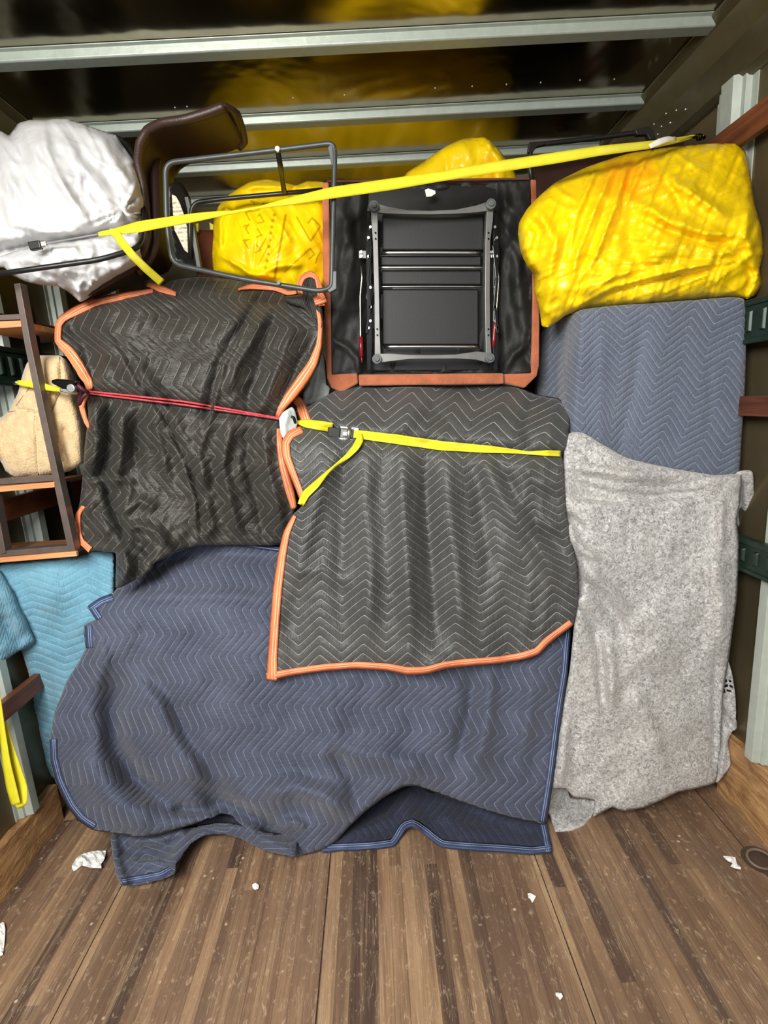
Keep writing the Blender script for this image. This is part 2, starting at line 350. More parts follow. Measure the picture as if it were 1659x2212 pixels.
def floor_mat():
    m, nt, b = mat('laminated_oak_deck'); g = GEO(nt); sp = nt.nodes.new('ShaderNodeSeparateXYZ'); nt.links.new(g, sp.inputs[0]); x, y = sp.outputs[0], sp.outputs[1]
    W = 0.036
    xs = M(nt, 'DIVIDE', M(nt, 'ADD', x, 5.0), W); ix = M(nt, 'FLOOR', xs)
    wn = N(nt, 'ShaderNodeTexWhiteNoise', noise_dimensions='1D'); nt.links.new(ix, wn.inputs['W'])
    yo = M(nt, 'ADD', M(nt, 'DIVIDE', y, 1.15), M(nt, 'MULTIPLY', wn.outputs['Value'], 7.3)); iy = M(nt, 'FLOOR', yo)
    cv = nt.nodes.new('ShaderNodeCombineXYZ'); nt.links.new(ix, cv.inputs[0]); nt.links.new(iy, cv.inputs[1])
    w2 = N(nt, 'ShaderNodeTexWhiteNoise', noise_dimensions='2D'); nt.links.new(cv.outputs[0], w2.inputs['Vector'])
    cr = nt.nodes.new('ShaderNodeValToRGB'); nt.links.new(w2.outputs['Value'], cr.inputs[0]); e = cr.color_ramp.elements
    e[0].position = 0.0; e[0].color = (*srgb(62, 48, 42), 1); e[1].position = 1.0; e[1].color = (*srgb(190, 156, 118), 1)
    for p_, c_ in ((0.15, (76, 58, 50)), (0.24, (118, 92, 70)), (0.5, (140, 110, 84)), (0.8, (164, 130, 98))):
        q = e.new(p_); q.color = (*srgb(*c_), 1)
    gr = NOISE(nt, MAPV(nt, g, (210, 7, 1)), 1.0, 5, 0.7)
    c = MIX(nt, MR(nt, gr, 0.35, 0.7, 0.0, 0.65), cr.outputs[0], srgb(96, 74, 58), 'MIX')
    st_ = NOISE(nt, MAPV(nt, g, (38, 1.3, 1)), 1.0, 4, 0.65, 0.3); c = MIX(nt, MR(nt, st_, 0.50, 0.72, 0, 0.65), c, srgb(98, 74, 60)); c = MIX(nt, MR(nt, st_, 0.5, 0.3, 0, 0.4), c, srgb(190, 158, 122))
    c = MIX(nt, MR(nt, M(nt, 'ADD', NOISE(nt, MAPV(nt, g, (2.2, 1.0, 1)), 1.0, 3), M(nt, 'MULTIPLY', x, 0.16)), 0.47, 0.66, 0, 0.6), c, srgb(88, 66, 52))
    # grime and pale wear
    c = MIX(nt, MR(nt, NOISE(nt, MAPV(nt, g, (5, 2.2, 1)), 1.0, 4, 0.6), 0.45, 0.75, 0, 0.55), c, srgb(112, 92, 78))
    c = MIX(nt, MR(nt, NOISE(nt, MAPV(nt, g, (70, 38, 1)), 1.0, 4, 0.7, 0.8), 0.57, 0.72, 0, 0.55), c, srgb(204, 176, 146))
    vo = N(nt, 'ShaderNodeTexVoronoi'); vo.inputs['Scale'].default_value = 24; nt.links.new(g, vo.inputs['Vector'])
    chip = M(nt, 'MULTIPLY', MR(nt, vo.outputs['Distance'], 0.05, 0.13, 1, 0), MR(nt, NOISE(nt, g, 11, 2), 0.5, 0.62))
    c = MIX(nt, M(nt, 'MULTIPLY', chip, 0.75), c, srgb(226, 204, 178))
    for (ang, sc_) in ((0.5, 7), (-0.8, 9), (1.3, 6)):        # scratches
        wv = NOISE(nt, MAPV(nt, g, (sc_*14, sc_*0.7, 1), (0, 0, ang)), 1.0, 2, 0.5, 0.3)
        s = M(nt, 'MULTIPLY', MR(nt, M(nt, 'ABSOLUTE', M(nt, 'SUBTRACT', wv, 0.5)), 0.0, 0.010, 1, 0), MR(nt, NOISE(nt, g, sc_, 2), 0.52, 0.62))
        c = MIX(nt, M(nt, 'MULTIPLY', s, 0.45), c, srgb(216, 190, 160))
    fx = M(nt, 'PINGPONG', xs, 0.5); gap = MR(nt, fx, 0.0, 0.03, 1, 0)
    bx = M(nt, 'PINGPONG', M(nt, 'ADD', x, 0.215), 0.315); seam = MR(nt, bx, 0.0004, 0.0016, 1, 0)
    c = MIX(nt, M(nt, 'MULTIPLY', gap, 0.35), c, srgb(40, 28, 20)); c = MIX(nt, seam, c, srgb(28, 20, 15))
    nt.links.new(c, b.inputs['Base Color'])
    nt.links.new(MR(nt, gr, 0.3, 0.7, 0.42, 0.62), b.inputs['Roughness'])
    h = M(nt, 'SUBTRACT', M(nt, 'MULTIPLY', NOISE(nt, MAPV(nt, g, (60, 30, 1)), 1.0, 4, 0.6), 0.6), M(nt, 'ADD', M(nt, 'MULTIPLY', seam, 1.5), M(nt, 'MULTIPLY', gap, 0.2)))
    nt.links.new(BUMP(nt, h, 0.003, 0.8), b.inputs['Normal']); return m
M_floor = floor_mat()
def sheetmetal(name, col, rough, metal, sc=3.0, bump=0.01, var=0.2):
    m, nt, b = mat(name); g = GEO(nt); n = NOISE(nt, g, sc, 3, 0.5, 0.5)
    nt.links.new(MIX(nt, MR(nt, n, 0.3, 0.7), tuple(x*(1-var) for x in col), tuple(x*(1+var) for x in col)), b.inputs['Base Color'])
    b.inputs['Roughness'].default_value = rough; b.inputs['Metallic'].default_value = metal
    nt.links.new(BUMP(nt, n, bump, 0.5), b.inputs['Normal']); return m
M_ceil = sheetmetal('aluminium_roof_skin', (0.46, 0.40, 0.30), 0.15, 1.0, 2.2, 0.02)
M_wall = sheetmetal('dull_wall_panel', srgb(112, 100, 76), 0.35, 0.6, 4.0, 0.01)
M_post = sheetmetal('galvanised_post', srgb(186, 194, 184), 0.5, 0.25, 30, 0.001, 0.06)
M_rib = sheetmetal('galvanised_roof_rib', srgb(176, 186, 176), 0.42, 0.3, 40, 0.001, 0.06)
M_coverail = sheetmetal('grey_brown_rail', srgb(92, 84, 62), 0.4, 0.5, 20, 0.001, 0.1)

# ------------------------------------------------------------------ the box body
XL, XR, ZC, YB, YF = -1.21, 1.14, 2.432, -0.75, 3.1
def struct(o): o['kind'] = 'structure'; return o
struct(MB().box(XL-0.1, XR+0.1, YB, YF, -0.06, 0).build('floor', M_floor))
struct(MB().box(XL-0.1, XR+0.1, YB, YF, ZC, ZC+0.03).build('ceiling', M_ceil))
struct(MB().box(XL-0.03, XL, YB, YF, 0, ZC).build('wall_left', M_wall))
struct(MB().box(XR, XR+0.03, YB, YF, 0, ZC).build('wall_right', M_wall))
struct(MB().box(XL-0.03, XR+0.03, YF, YF+0.03, 0, ZC).build('wall_front', M_wall))
# kick boards
def kick(name, x0, x1, y0, y1, h, ragged):
    n = 70; vs = []; fs = []; rr = random.Random(3)
    for i in range(n+1):
        y = y0+(y1-y0)*i/n; hh = h+0.004*math.sin(i*1.7)+rr.uniform(-0.002, 0.002)
        vs += [(x0, y, 0), (x0, y, hh), (x1, y, hh), (x1, y, 0)]
    for i in range(n):
        a = i*4
        for k in range(4): fs.append((a+k, a+(k+1) % 4, a+4+(k+1) % 4, a+4+k))
    fs += [(0, 3, 2, 1), (n*4, n*4+1, n*4+2, n*4+3)]
    return struct(meshobj(name, vs, fs, M_kick, smooth=False))
hz = onwall(125, 1683, -1.19); kick('baseboard_left', XL, -1.182, YB, 1.60, hz.z, True)
hz2 = onwall(1575, 1590, 1.12); kick('baseboard_right', 1.115, XR, YB, 1.52, hz2.z, False)
# roof ribs: hat sections across the box
tn = [0]
def trim(o):
    o.name = 'trim_%d' % tn[0]; tn[0] += 1; return struct(o)
rz = 2.403
for yc in (1.765, 2.165, 2.52, 2.87, 1.33, 0.93, 0.53, 0.13, -0.27):
    mb = MB(); prof = [(-0.030, ZC-0.001), (-0.030, ZC-0.004), (-0.021, ZC-0.006), (-0.019, rz+0.003), (-0.016, rz), (0.016, rz), (0.019, rz+0.003), (0.021, ZC-0.006), (0.030, ZC-0.004), (0.030, ZC-0.001)]
    mb.hexa([(XL+0.06, yc+a*1.25, b) for a, b in prof], [(XR-0.045, yc+a*1.25, b) for a, b in prof]); trim(mb.build('rib', M_rib, bev=0.002))
# upper side rails
def siderail(sx, X):
    mb = MB(); s = sx
    prof = [(X, ZC-0.001), (X-s*0.075, ZC-0.001), (X-s*0.075, 2.425), (X-s*0.055, 2.40), (X-s*0.03, 2.33), (X-s*0.028, 2.24), (X-s*0.012, 2.225), (X, 2.22)]
    mb.hexa([(a, YB, b) for a, b in prof], [(a, YF, b) for a, b in prof]); trim(mb.build('rail', M_coverail, bev=0.003))
siderail(1, XR); siderail(-1, XL)
# wall posts: hat sections, wide flange
def post(X, s, y0, wd, z0=0.0, z1=2.24, d=0.038):
    a, b_ = y0, y0+wd; q = wd
    prof = [(X, a), (X-s*0.004, a), (X-s*0.004, a+q*.14), (X-s*0.018, a+q*.17), (X-s*0.018, a+q*.26), (X-s*d, a+q*.32), (X-s*d, a+q*.62), (X-s*(d-0.006), a+q*.66), (X-s*0.02, a+q*.7), (X-s*0.02, a+q*.82), (X-s*0.004, a+q*.86), (X-s*0.004, b_), (X, b_)]
    mb = MB(); mb.hexa([(x, y, z0) for x, y in prof], [(x, y, z1) for x, y in prof]); return trim(mb.build('post', M_post, bev=0.001))
for y0, wd in ((1.62, 0.175), (1.33, 0.105), (2.1, 0.15), (2.6, 0.15), (0.85, 0.12), (0.4, 0.12), (-0.05, 0.12)): post(XR, 1, y0, wd, z0=hz2.z if y0 < 1.5 else 0)
for y0, wd in ((1.43, 0.10), (1.74, 0.11), (2.12, 0.13), (2.6, 0.13), (1.0, 0.12), (0.55, 0.12), (0.1, 0.12)): post(XL, -1, y0, wd, z0=hz.z if y0 < 1.6 else 0)
# wooden tie rails and dark green slotted rails along both walls
def wrail(X, s, z0, z1, m, t=0.022, off=0.040, y0=YB, y1=YF, slots=False):
    mb = MB(); a, b_ = sorted((X-s*off, X-s*(off+t))); mb.box(a, b_, y0, y1, z0, z1)
    if slots:
        fx = X-s*(off+t)
        mb.box(min(fx, fx-s*0.006), max(fx, fx-s*0.006), y0, y1, z1-0.016, z1); mb.box(min(fx, fx-s*0.006), max(fx, fx-s*0.006), y0, y1, z0, z0+0.012)
        y = y0+0.05; k = 0
        while y < y1:
            mb.hexa([(fx, y, z0+0.03), (fx-s*0.008, y+0.006, z0+0.034), (fx-s*0.008, y+0.006, z1-0.032), (fx, y, z1-0.028)],
                    [(fx, y+0.022, z0+0.03), (fx-s*0.008, y+0.016, z0+0.034), (fx-s*0.008, y+0.016, z1-0.032), (fx, y+0.022, z1-0.028)]); y += 0.052
    return trim(mb.build('tie', m, bev=0.002))
def zr(x, y, X): return onwall(x, y, X).z
wrail(XR, 1, zr(1659, 268, 1.078), zr(1659, 205, 1.078), M_rail)
wrail(XR, 1, zr(1650, 900, 1.078), zr(1650, 855, 1.078), M_rail)
wrail(XR, 1, zr(1630, 740, 1.078), zr(1630, 645, 1.078), M_greenrail, slots=True)
wrail(XR, 1, zr(1630, 1245, 1.078), zr(1630, 1170, 1.078), M_greenrail, slots=True)
wrail(XL, -1, zr(60, 835, -1.148), zr(60, 757, -1.148), M_greenrail, slots=True)
wrail(XL, -1, zr(100, 730, -1.148), zr(100, 700, -1.148), M_rail)
wrail(XL, -1, zr(60, 1112, -1.148), zr(60, 1065, -1.148), M_rail)
wrail(XL, -1, zr(45, 1530, -1.148), zr(45, 1488, -1.148), M_rail)
# rivets: roof skin and posts, part of the structure
mb = MB()
for (x, y) in ((633, 211), (744, 205), (940, 190), (1020, 186), (1094, 182), (1168, 178), (1253, 173), (1327, 171), (378, 232), (404, 230), (385, 243), (483, 360)):
    p = onfloor(x, y, ZC); mb.ball((p.x, p.y, ZC), 0.003, n=4)
trim(mb.build('rivets', plain('bright_rivet', (0.9, 0.9, 0.88), 0.3, 0.6), smooth=True))
mb = MB()
for k in range(14): mb.ball((XR-0.002, 1.262, 0.12+k*0.085), 0.004, n=4)
for (x, y) in ((1414, 268), (1430, 273), (1440, 245), (1462, 238), (1400, 287), (1422, 290), (1449, 265), (1482, 236)):
    p = onwall(x, y, XR-0.028); mb.ball((XR-0.030, p.y, p.z), 0.003, n=4)
trim(mb.build('rivets', bpy.data.materials['bright_rivet'], smooth=True))
#@@OBJECTS
# ------------------------------------------------------------------ cloth builder
class Sheet:
    """a cloth or bag face: outline + depth + folds, every vertex at its own distance"""
    def __init__(s, outline, depth, folds=(), noise=(), res=8, step=None, uvc=None, roll=(0, 0), floor=None, smooth=True, inflate=0, fine=None, pillow=1.0, gain=1.0, ngain=1.0):
        s.gain = gain; s.ng = ngain
        s.out = smooth_line(outline, step or res, True) if smooth else np.array(outline, float)
        s.depthf = depth if callable(depth) else (lambda f: (lambda xy: f(xy)[:, 0]))(tps(depth))
        s.folds = folds; s.noise = noise; s.roll = roll; s.floor = floor; s.inf = inflate; s.pill = pillow
        o = s.out; x0, y0 = o.min(0)-res; x1, y1 = o.max(0)+res
        gx = np.arange(x0, x1, res); gy = np.arange(y0, y1, res*0.87)
        X, Y = np.meshgrid(gx, gy); X[1::2] += res/2; q = np.c_[X.ravel(), Y.ravel()]
        q = q[inside(q, o)]; d, _, _ = pdist(q, np.r_[o, o[:1]]); q = q[d > res*0.45]
        allp = np.r_[o, q]; n = len(o)
        r = delaunay_2d_cdt([Vector(p) for p in allp], [], [list(range(n))], 1, 1e-5)
        s.xy = np.array([tuple(v) for v in r[0]]); s.tri = [tuple(f) for f in r[2]]
        if inflate: s._poisson(o)
        s.uvf = tps(uvc) if uvc is not None else (lambda xy: xy/20.0)
        # boundary loop of the triangulation
        from collections import Counter
        c = Counter()
        for t in s.tri:
            for a, b in zip(t, t[1:]+t[:1]): c[(min(a, b), max(a, b))] += 1
        nx = {}
        for t in s.tri:
            for a, b in zip(t, t[1:]+t[:1]):
                if c[(min(a, b), max(a, b))] == 1: nx[a] = b
        st = next(iter(nx)); lp = [st]; k = nx[st]
        while k != st and len(lp) < len(nx)+2: lp.append(k); k = nx.get(k, st)
        s.loop = lp
    def _poisson(s, o):
        h = 8.0; x0, y0 = o.min(0)-2*h; x1, y1 = o.max(0)+2*h; nx = int((x1-x0)/h)+1; ny = int((y1-y0)/h)+1
        gx = x0+np.arange(nx)*h; gy = y0+np.arange(ny)*h; X, Y = np.meshgrid(gx, gy)
        m = inside(np.c_[X.ravel(), Y.ravel()], o).reshape(ny, nx).astype(float); u = np.zeros((ny, nx))
        for _ in range(1400):
            a = np.zeros_like(u); a[1:-1, 1:-1] = (u[:-2, 1:-1]+u[2:, 1:-1]+u[1:-1, :-2]+u[1:-1, 2:]+1.0)*0.25; u = a*m
        s._pg = (x0, y0, h, np.power(u/u.max(), 0.5*s.pill), o)
    def infl(s, xy):
        x0, y0, h, g, o = s._pg; ny, nx = g.shape
        fx = np.clip((xy[:, 0]-x0)/h, 0, nx-1.001); fy = np.clip((xy[:, 1]-y0)/h, 0, ny-1.001); i = fx.astype(int); j = fy.astype(int); a = fx-i; b = fy-j
        v = g[j, i]*(1-a)*(1-b)+g[j, i+1]*a*(1-b)+g[j+1, i]*(1-a)*b+g[j+1, i+1]*a*b
        d, _, _ = pdist(xy, np.r_[o, o[:1]]); e = np.clip(d/14.0, 0, 1)
        return v*np.sqrt(1-(1-e)**2)
    def disp(s, xy):
        d = np.zeros(len(xy))
        for f in s.folds:
            pl, wd, amp = f[0], f[1], f[2]*s.gain; kind = f[3] if len(f) > 3 else 'g'
            r, sg, t = pdist(xy, pl); tap = np.clip(np.sin(np.pi*np.clip(t*0.92+0.04, 0, 1))*1.6, 0, 1)
            if kind == 'g': d += amp*tap*np.exp(-(r/wd)**2)
            elif kind == 'full': d += amp*np.exp(-(r/wd)**2)
            elif kind == 's': d += amp*tap*np.exp(-r/wd*0.9)*np.tanh(sg*r/3.5)     # one lip over the other
            elif kind == 'v': d -= amp*tap*np.exp(-r/wd)                          # sharp crease
        d0 = d; d = np.zeros(len(xy))
        for nz in s.noise:
            if nz[0] == 'a': _, ang, lx, ly, amp, sd = nz; d += amp*aniso(xy, ang, lx, ly, sd)
            elif nz[0] == 'r':
                _, ang, lx, ly, amp, sd = nz; a = math.radians(ang)
                u = xy[:, 0]*math.cos(a)+xy[:, 1]*math.sin(a); v = -xy[:, 0]*math.sin(a)+xy[:, 1]*math.cos(a)
                wq = 0.7*vnoise(u/lx*0.6, v/ly*0.6, sd+9); d += amp*ridged(u/lx+wq, v/ly+wq, sd)
            elif nz[0] == 'fan':   # creases radiating from a pinched point
                _, cx, cy, fr, amp, r0, r1, a0, a1, sd = nz
                dx = xy[:, 0]-cx; dy = xy[:, 1]-cy; r = np.hypot(dx, dy); th = np.degrees(np.arctan2(dy, dx))
                dth = (th-(a0+a1)/2+180) % 360-180; hw = (a1-a0)/2
                m = np.clip(1-(np.abs(dth)/hw)**4, 0, 1)*np.clip(r/r0, 0, 1)*np.clip(1-((r-r0)/(r1-r0)), 0, 1)**0.7
                d += amp*m*ridged(th/fr+0.25*vnoise(th/9, r/90, sd+3), r/260.0, sd)
        return d0+d*s.ng
    def Y(s, xy, boundary=False):
        xy = np.atleast_2d(np.asarray(xy, float)); Y = s.depthf(xy)-s.disp(xy)
        if s.inf: Y = Y-s.inf*s.infl(xy)
        if s.roll[0]:
            d, _, _ = pdist(xy, np.r_[s.out, s.out[:1]]); e = np.clip(1-d/s.roll[0], 0, 1); Y = Y+s.roll[1]*(1-np.sqrt(np.maximum(0, 1-e*e)))
        if s.floor is not None: Y = np.minimum(Y, floorY(xy, s.floor+0.004+np.maximum(0, s.disp(xy)*0.3)))
        return Y
    def pt(s, x, y, off=0.0): return P(x, y, float(s.Y([[x, y]])[0])-off)
    def build(s, name, m, thick=0.006, back=None, parent=None, color=None, taper=0.9):
        Y = s.Y(s.xy); v = Parr(s.xy, Y); uv = s.uvf(s.xy); n = len(v); fs = list(s.tri)
        # faces should look at the camera
        a, b, c = (v[i] for i in fs[0]); nn = np.cross(b-a, c-a)
        if np.dot(nn, np.array([0, 0, EYE])-a) < 0: fs = [f[::-1] for f in fs]; lp = s.loop[::-1]
        else: lp = s.loop
        vs = [v]; us = [uv]
        if back is not None and s.inf:      # closed bag: the far half mirrors the near one
            inn = s.infl(s.xy); vb = v.copy(); far = s.depthf(s.xy)+back*inn
            vb = Parr(s.xy, s.depthf(s.xy)); vb[:, 1] += back*inn; vs.append(vb); us.append(uv)
            fs += [tuple(i+n for i in f[::-1]) for f in fs[:]]
            # merge rims
            V = np.concatenate(vs); U = np.concatenate(us); L = set(lp); mp = np.arange(len(V))
            for i in lp: mp[i+n] = i
            fs = [tuple(int(mp[i]) for i in f) for f in fs]; keep = np.unique(np.array([i for f in fs for i in f])); inv = -np.ones(len(V), int); inv[keep] = np.arange(len(keep))
            fs = [tuple(int(inv[i]) for i in f) for f in fs]; V = V[keep]; U = U[keep]
            C_ = None if color is None else np.r_[color(s.xy), color(s.xy)][keep]
            return meshobj(name, V, fs, m, parent, uv=U, col=C_)
        if back is not None:                # wrapped body: sides run back, then a closing face
            L = np.array(lp); base = v[L]; cen = base.mean(0); k = n; rings = 3
            for j in range(1, rings+1):
                q = base.copy(); f = j/rings; q[:, 1] = base[:, 1]+(cen[1]+back-base[:, 1])*f if True else 0
                sc = 1-(1-taper)*f; q[:, 0] = cen[0]+(base[:, 0]-cen[0])*sc; q[:, 2] = np.maximum(base[:, 2].min(), cen[2]+(base[:, 2]-cen[2])*sc)
                vs.append(q); us.append(uv[L]+np.array([0, 2.0*j]))
            m_ = len(L)
            for j in range(rings):
                A = (lambda i: int(L[i % m_])) if j == 0 else (lambda i, j=j: n+(j-1)*m_+i % m_)
                B = lambda i, j=j: n+j*m_+i % m_
                fs += [(A(i+1), A(i), B(i), B(i+1)) for i in range(m_)]
            V = np.concatenate(vs); cb = V[-m_:].mean(0); V = np.r_[V, cb[None]]; U = np.r_[np.concatenate(us), uv[L].mean(0)[None]]
            o0 = n+(rings-1)*m_; fs += [(o0+(i+1) % m_, o0+i, len(V)-1) for i in range(m_)]
            C_ = None if color is None else color(s.xy)
            return meshobj(name, V, fs, m, parent, uv=U, col=C_)
        C_ = None if color is None else color(s.xy)
        o = meshobj(name, v, fs, m, parent, uv=uv, col=C_); solid(o, thick); return o
def join(a, b):
    """two pieces of one cloth become one mesh"""
    me, mb_ = a.data, b.data; n = len(me.vertices)
    import bmesh
    bm = bmesh.new(); bm.from_mesh(me)
    m2 = mb_.materials[0]
    if m2.name not in [q.name for q in me.materials]: me.materials.append(m2)
    k2 = [q.name for q in me.materials].index(m2.name); mb_.polygons.foreach_set('material_index', np.full(len(mb_.polygons), k2, np.int32)); bm.from_mesh(mb_); bm.to_mesh(me); bm.free(); bpy.data.objects.remove(b); me.update(); return a
def ribbon(name, pts, m, sheet=None, off=0.004, thick=0.002, parent=None, step=8, side=0, smooth=True, extra=None):
    """strip following pixels (x, y, width[, Y]); side 0 centred, 1/-1 wholly to one side"""
    p = smooth_line([tuple(q) for q in pts], step) if smooth else np.array(pts, float)
    d = np.gradient(p[:, :2], axis=0); d /= np.maximum(np.hypot(d[:, 0], d[:, 1]), 1e-6)[:, None]; nrm = np.c_[-d[:, 1], d[:, 0]]
    K = 4; vs = []; uv = []; L = np.r_[0, np.cumsum(np.hypot(*(p[1:, :2]-p[:-1, :2]).T))]
    F = np.arange(K+1)/K; o_ = (F-0.5) if side == 0 else side*F
    XY = (p[:, None, :2]+nrm[:, None]*(o_[None, :]*p[:, 2:3])[..., None]).reshape(-1, 2)
    ex = np.repeat(p[:, 3], K+1) if p.shape[1] > 3 else np.zeros(len(XY))
    Yv = ex if sheet is None else sheet.Y(XY)-off-ex
    Yv = Yv-np.tile(0.0015*np.sin(np.pi*F), len(p))
    if sheet is not None and sheet.floor is not None: Yv = np.minimum(Yv, floorY(XY, 0.012))
    vs = list(Parr(XY, Yv)); uv = [(L[i]/20.0, f) for i in range(len(p)) for f in F]
    fs = [(i*(K+1)+k, i*(K+1)+k+1, (i+1)*(K+1)+k+1, (i+1)*(K+1)+k) for i in range(len(p)-1) for k in range(K)]
    a, b, c = (np.array(vs[i]) for i in fs[len(fs)//2][:3])
    if np.dot(np.cross(b-a, c-a), np.array([0, 0, EYE])-a) < 0: fs = [f[::-1] for f in fs]
    o = meshobj(name, vs, fs, m, parent, uv=uv); solid(o, thick); return o
def wpx(r, Y): return r*Y/FPX
def tubepx(mb, pts, rpx, step=10, closed=False, rnd=True, n=10, mi=0):
    p = smooth_line(pts, step, closed) if rnd else np.array(pts, float)
    mb.tube([P(q[0], q[1], q[2]) for q in p], [rpx*q[2]/FPX for q in p], n, mi, closed); return mb
def rounded(corners, r, closed=True, seg=6):
    """corner list (x, y, Y) -> path with rounded corners"""
    c = [np.array(q, float) for q in corners]; n = len(c); out = []
    for i in range(n):
        if not closed and i in (0, n-1): out.append(c[i]); continue
        a, b, d = c[i-1], c[i], c[(i+1) % n]; u = a-b; v = d-b; lu = np.hypot(*u[:2]); lv = np.hypot(*v[:2]); rr = min(r, lu*0.45, lv*0.45)
        p0 = b+u/lu*rr; p1 = b+v/lv*rr
        for k in range(seg+1):
            t = k/seg; out.append((1-t)**2*p0+2*t*(1-t)*b+t*t*p1)
    return np.array(out)

# ------------------------------------------------------------------ 1. navy pad over the bottom of the load
navy_top = [(262, 1262), (300, 1241), (335, 1215), (372, 1184), (430, 1166), (500, 1164), (600, 1176), (700, 1190), (900, 1210), (1100, 1240), (1236, 1300)]
navy_right = [(1238, 1345), (1228, 1450), (1211, 1560), (1196, 1680), (1180, 1778)]
navy_hem_r = [(1180, 1778), (1150, 1776), (1100, 1765), (1050, 1750), (1000, 1733), (950, 1715), (900, 1698), (870, 1700), (830, 1722), (790, 1752), (755, 1785), (728, 1815), (700, 1835)]
navy_hem_l = [(680, 1842), (640, 1850), (600, 1842), (565, 1822), (540, 1800), (515, 1772), (500, 1757), (478, 1752), (455, 1764), (425, 1778), (380, 1792), (330, 1806), (290, 1808), (240, 1800), (200, 1793), (170, 1773), (145, 1742), (120, 1690)]
navy_left = [(108, 1640), (107, 1598), (118, 1540), (145, 1470), (170, 1430), (184, 1400), (181, 1352), (206, 1338), (196, 1320), (186, 1311), (200, 1298), (238, 1280)]
navy_ctrl = [(250, 1265, 1.60), (372, 1180, 1.70), (500, 1162, 1.72), (700, 1185, 1.74), (1000, 1215, 1.72), (1240, 1290, 1.60),
             (190, 1310, 1.54), (260, 1300, 1.52), (420, 1290, 1.515), (600, 1290, 1.515), (800, 1310, 1.515), (1000, 1330, 1.51), (1230, 1370, 1.49),
             (185, 1390, 1.50), (300, 1360, 1.475), (600, 1370, 1.475), (900, 1400, 1.47), (1100, 1420, 1.46),
             (110, 1600, 1.46), (150, 1500, 1.475), (300, 1560, 1.44), (600, 1560, 1.44), (900, 1560, 1.44), (1200, 1600, 1.42),
             (130, 1700, 1.47), (250, 1780, 1.40), (400, 1760, 1.41), (600, 1780, 1.38), (680, 1830, 1.37), (850, 1700, 1.39), (1000, 1710, 1.40), (1180, 1770, 1.39)]
navy_folds = [([(372, 1184), (480, 1172), (600, 1184), (700, 1195)], 9, 0.012), ([(335, 1245), (380, 1210), (450, 1196), (600, 1205)], 10, -0.012),
    ([(262, 1450), (240, 1530), (250, 1610), (290, 1680), (370, 1740)], 26, -0.045), ([(330, 1460), (350, 1540), (390, 1620), (450, 1700)], 34, 0.022),
    ([(290, 1420), (360, 1500), (410, 1600), (470, 1690), (515, 1760)], 22, -0.020), ([(420, 1700), (480, 1735), (545, 1765), (620, 1800)], 20, -0.035),
    ([(370, 1745), (430, 1750), (480, 1740)], 12, -0.03), ([(170, 1620), (230, 1720), (330, 1790)], 40, 0.02),
    ([(1020, 1450), (1015, 1540), (985, 1640)], 15, -0.020), ([(1060, 1450), (1055, 1560), (1030, 1660)], 16, 0.014),
    ([(560, 1720), (640, 1700), (700, 1720), (760, 1760)], 26, 0.03), ([(700, 1600), (760, 1680), (770, 1740)], 16, -0.018), ([(560, 1790), (600, 1815), (640, 1822)], 12, -0.03),
    ([(600, 1780), (640, 1775), (660, 1790)], 9, 0.02), ([(640, 1640), (720, 1620), (860, 1640), (960, 1680)], 26, 0.014), ([(780, 1790), (830, 1740), (900, 1725)], 14, -0.02),
    ([(700, 1470), (720, 1560), (710, 1650)], 22, 0.008), ([(880, 1480), (900, 1570), (850, 1660)], 22, -0.010), ([(420, 1330), (440, 1420), (500, 1520)], 30, -0.008),
    ([(240, 1290), (420, 1287), (600, 1290)], 14, 0.010), ([(200, 1350), (225, 1420), (200, 1500)], 16, 0.012), ([(1150, 1420), (1140, 1550), (1120, 1700)], 20, 0.008)]
navy_uv = [(250, 1270, 0, 12), (600, 1270, 0, 31), (900, 1290, 0, 46), (1230, 1350, 0.5, 63), (430, 1160, -1.1, 20), (800, 1180, -1.1, 41),
           (120, 1600, 3.0, 4), (300, 1500, 2.2, 15), (300, 1700, 4.1, 18), (500, 1560, 2.9, 28), (700, 1560, 2.8, 39), (900, 1560, 2.8, 50), (1200, 1600, 3.1, 65),
           (200, 1780, 4.9, 14), (500, 1740, 4.6, 30), (700, 1740, 4.6, 41), (900, 1700, 4.2, 52), (1150, 1770, 4.8, 64)]
NAVY = Sheet(navy_top+navy_right+navy_hem_r[1:]+navy_hem_l+navy_left, navy_ctrl, navy_folds,
             noise=[('a', 20, 70, 150, 0.022, 3), ('a', 110, 26, 60, 0.006, 5), ('r', 15, 60, 160, 0.004, 7)], res=8, gain=2.3, uvc=navy_uv, floor=0.0, roll=(10, 0.012))
navy = NAVY.build('quilted_moving_pad', M_quilt_navy, thick=0.007)
# the part that has slid forward and lies on the floorboards
flap_hem = [(1192, 1838), (1150, 1843), (1100, 1839), (1050, 1836), (1000, 1833), (955, 1828), (935, 1816), (912, 1797), (890, 1783), (875, 1790), (862, 1812), (850, 1826), (800, 1833), (740, 1836), (695, 1838)]
FLAP = Sheet([(1174, 1765), (1186, 1800)]+flap_hem+[(700, 1790), (760, 1730), (830, 1690), (900, 1680), (1000, 1705), (1100, 1745)],
             lambda xy: floorY(xy, 0.012), folds=[([(890, 1783), (880, 1740), (900, 1700)], 22, 0.045, 'full'), ([(860, 1760), (780, 1790), (720, 1830)], 12, 0.02), ([(940, 1740), (1000, 1790), (1060, 1800)], 20, 0.015), ([(1000, 1720), (1080, 1765), (1170, 1790)], 14, 0.015)],
             noise=[('a', 10, 50, 40, 0.012, 11)], res=7, floor=0.005, uvc=[(700, 1800, 0, 0), (1190, 1840, 0, 26), (700, 1700, 1, 0), (1190, 1740, 1, 26)])
flap = FLAP.build('flap', M_quilt_navy_dark, thick=0.006)
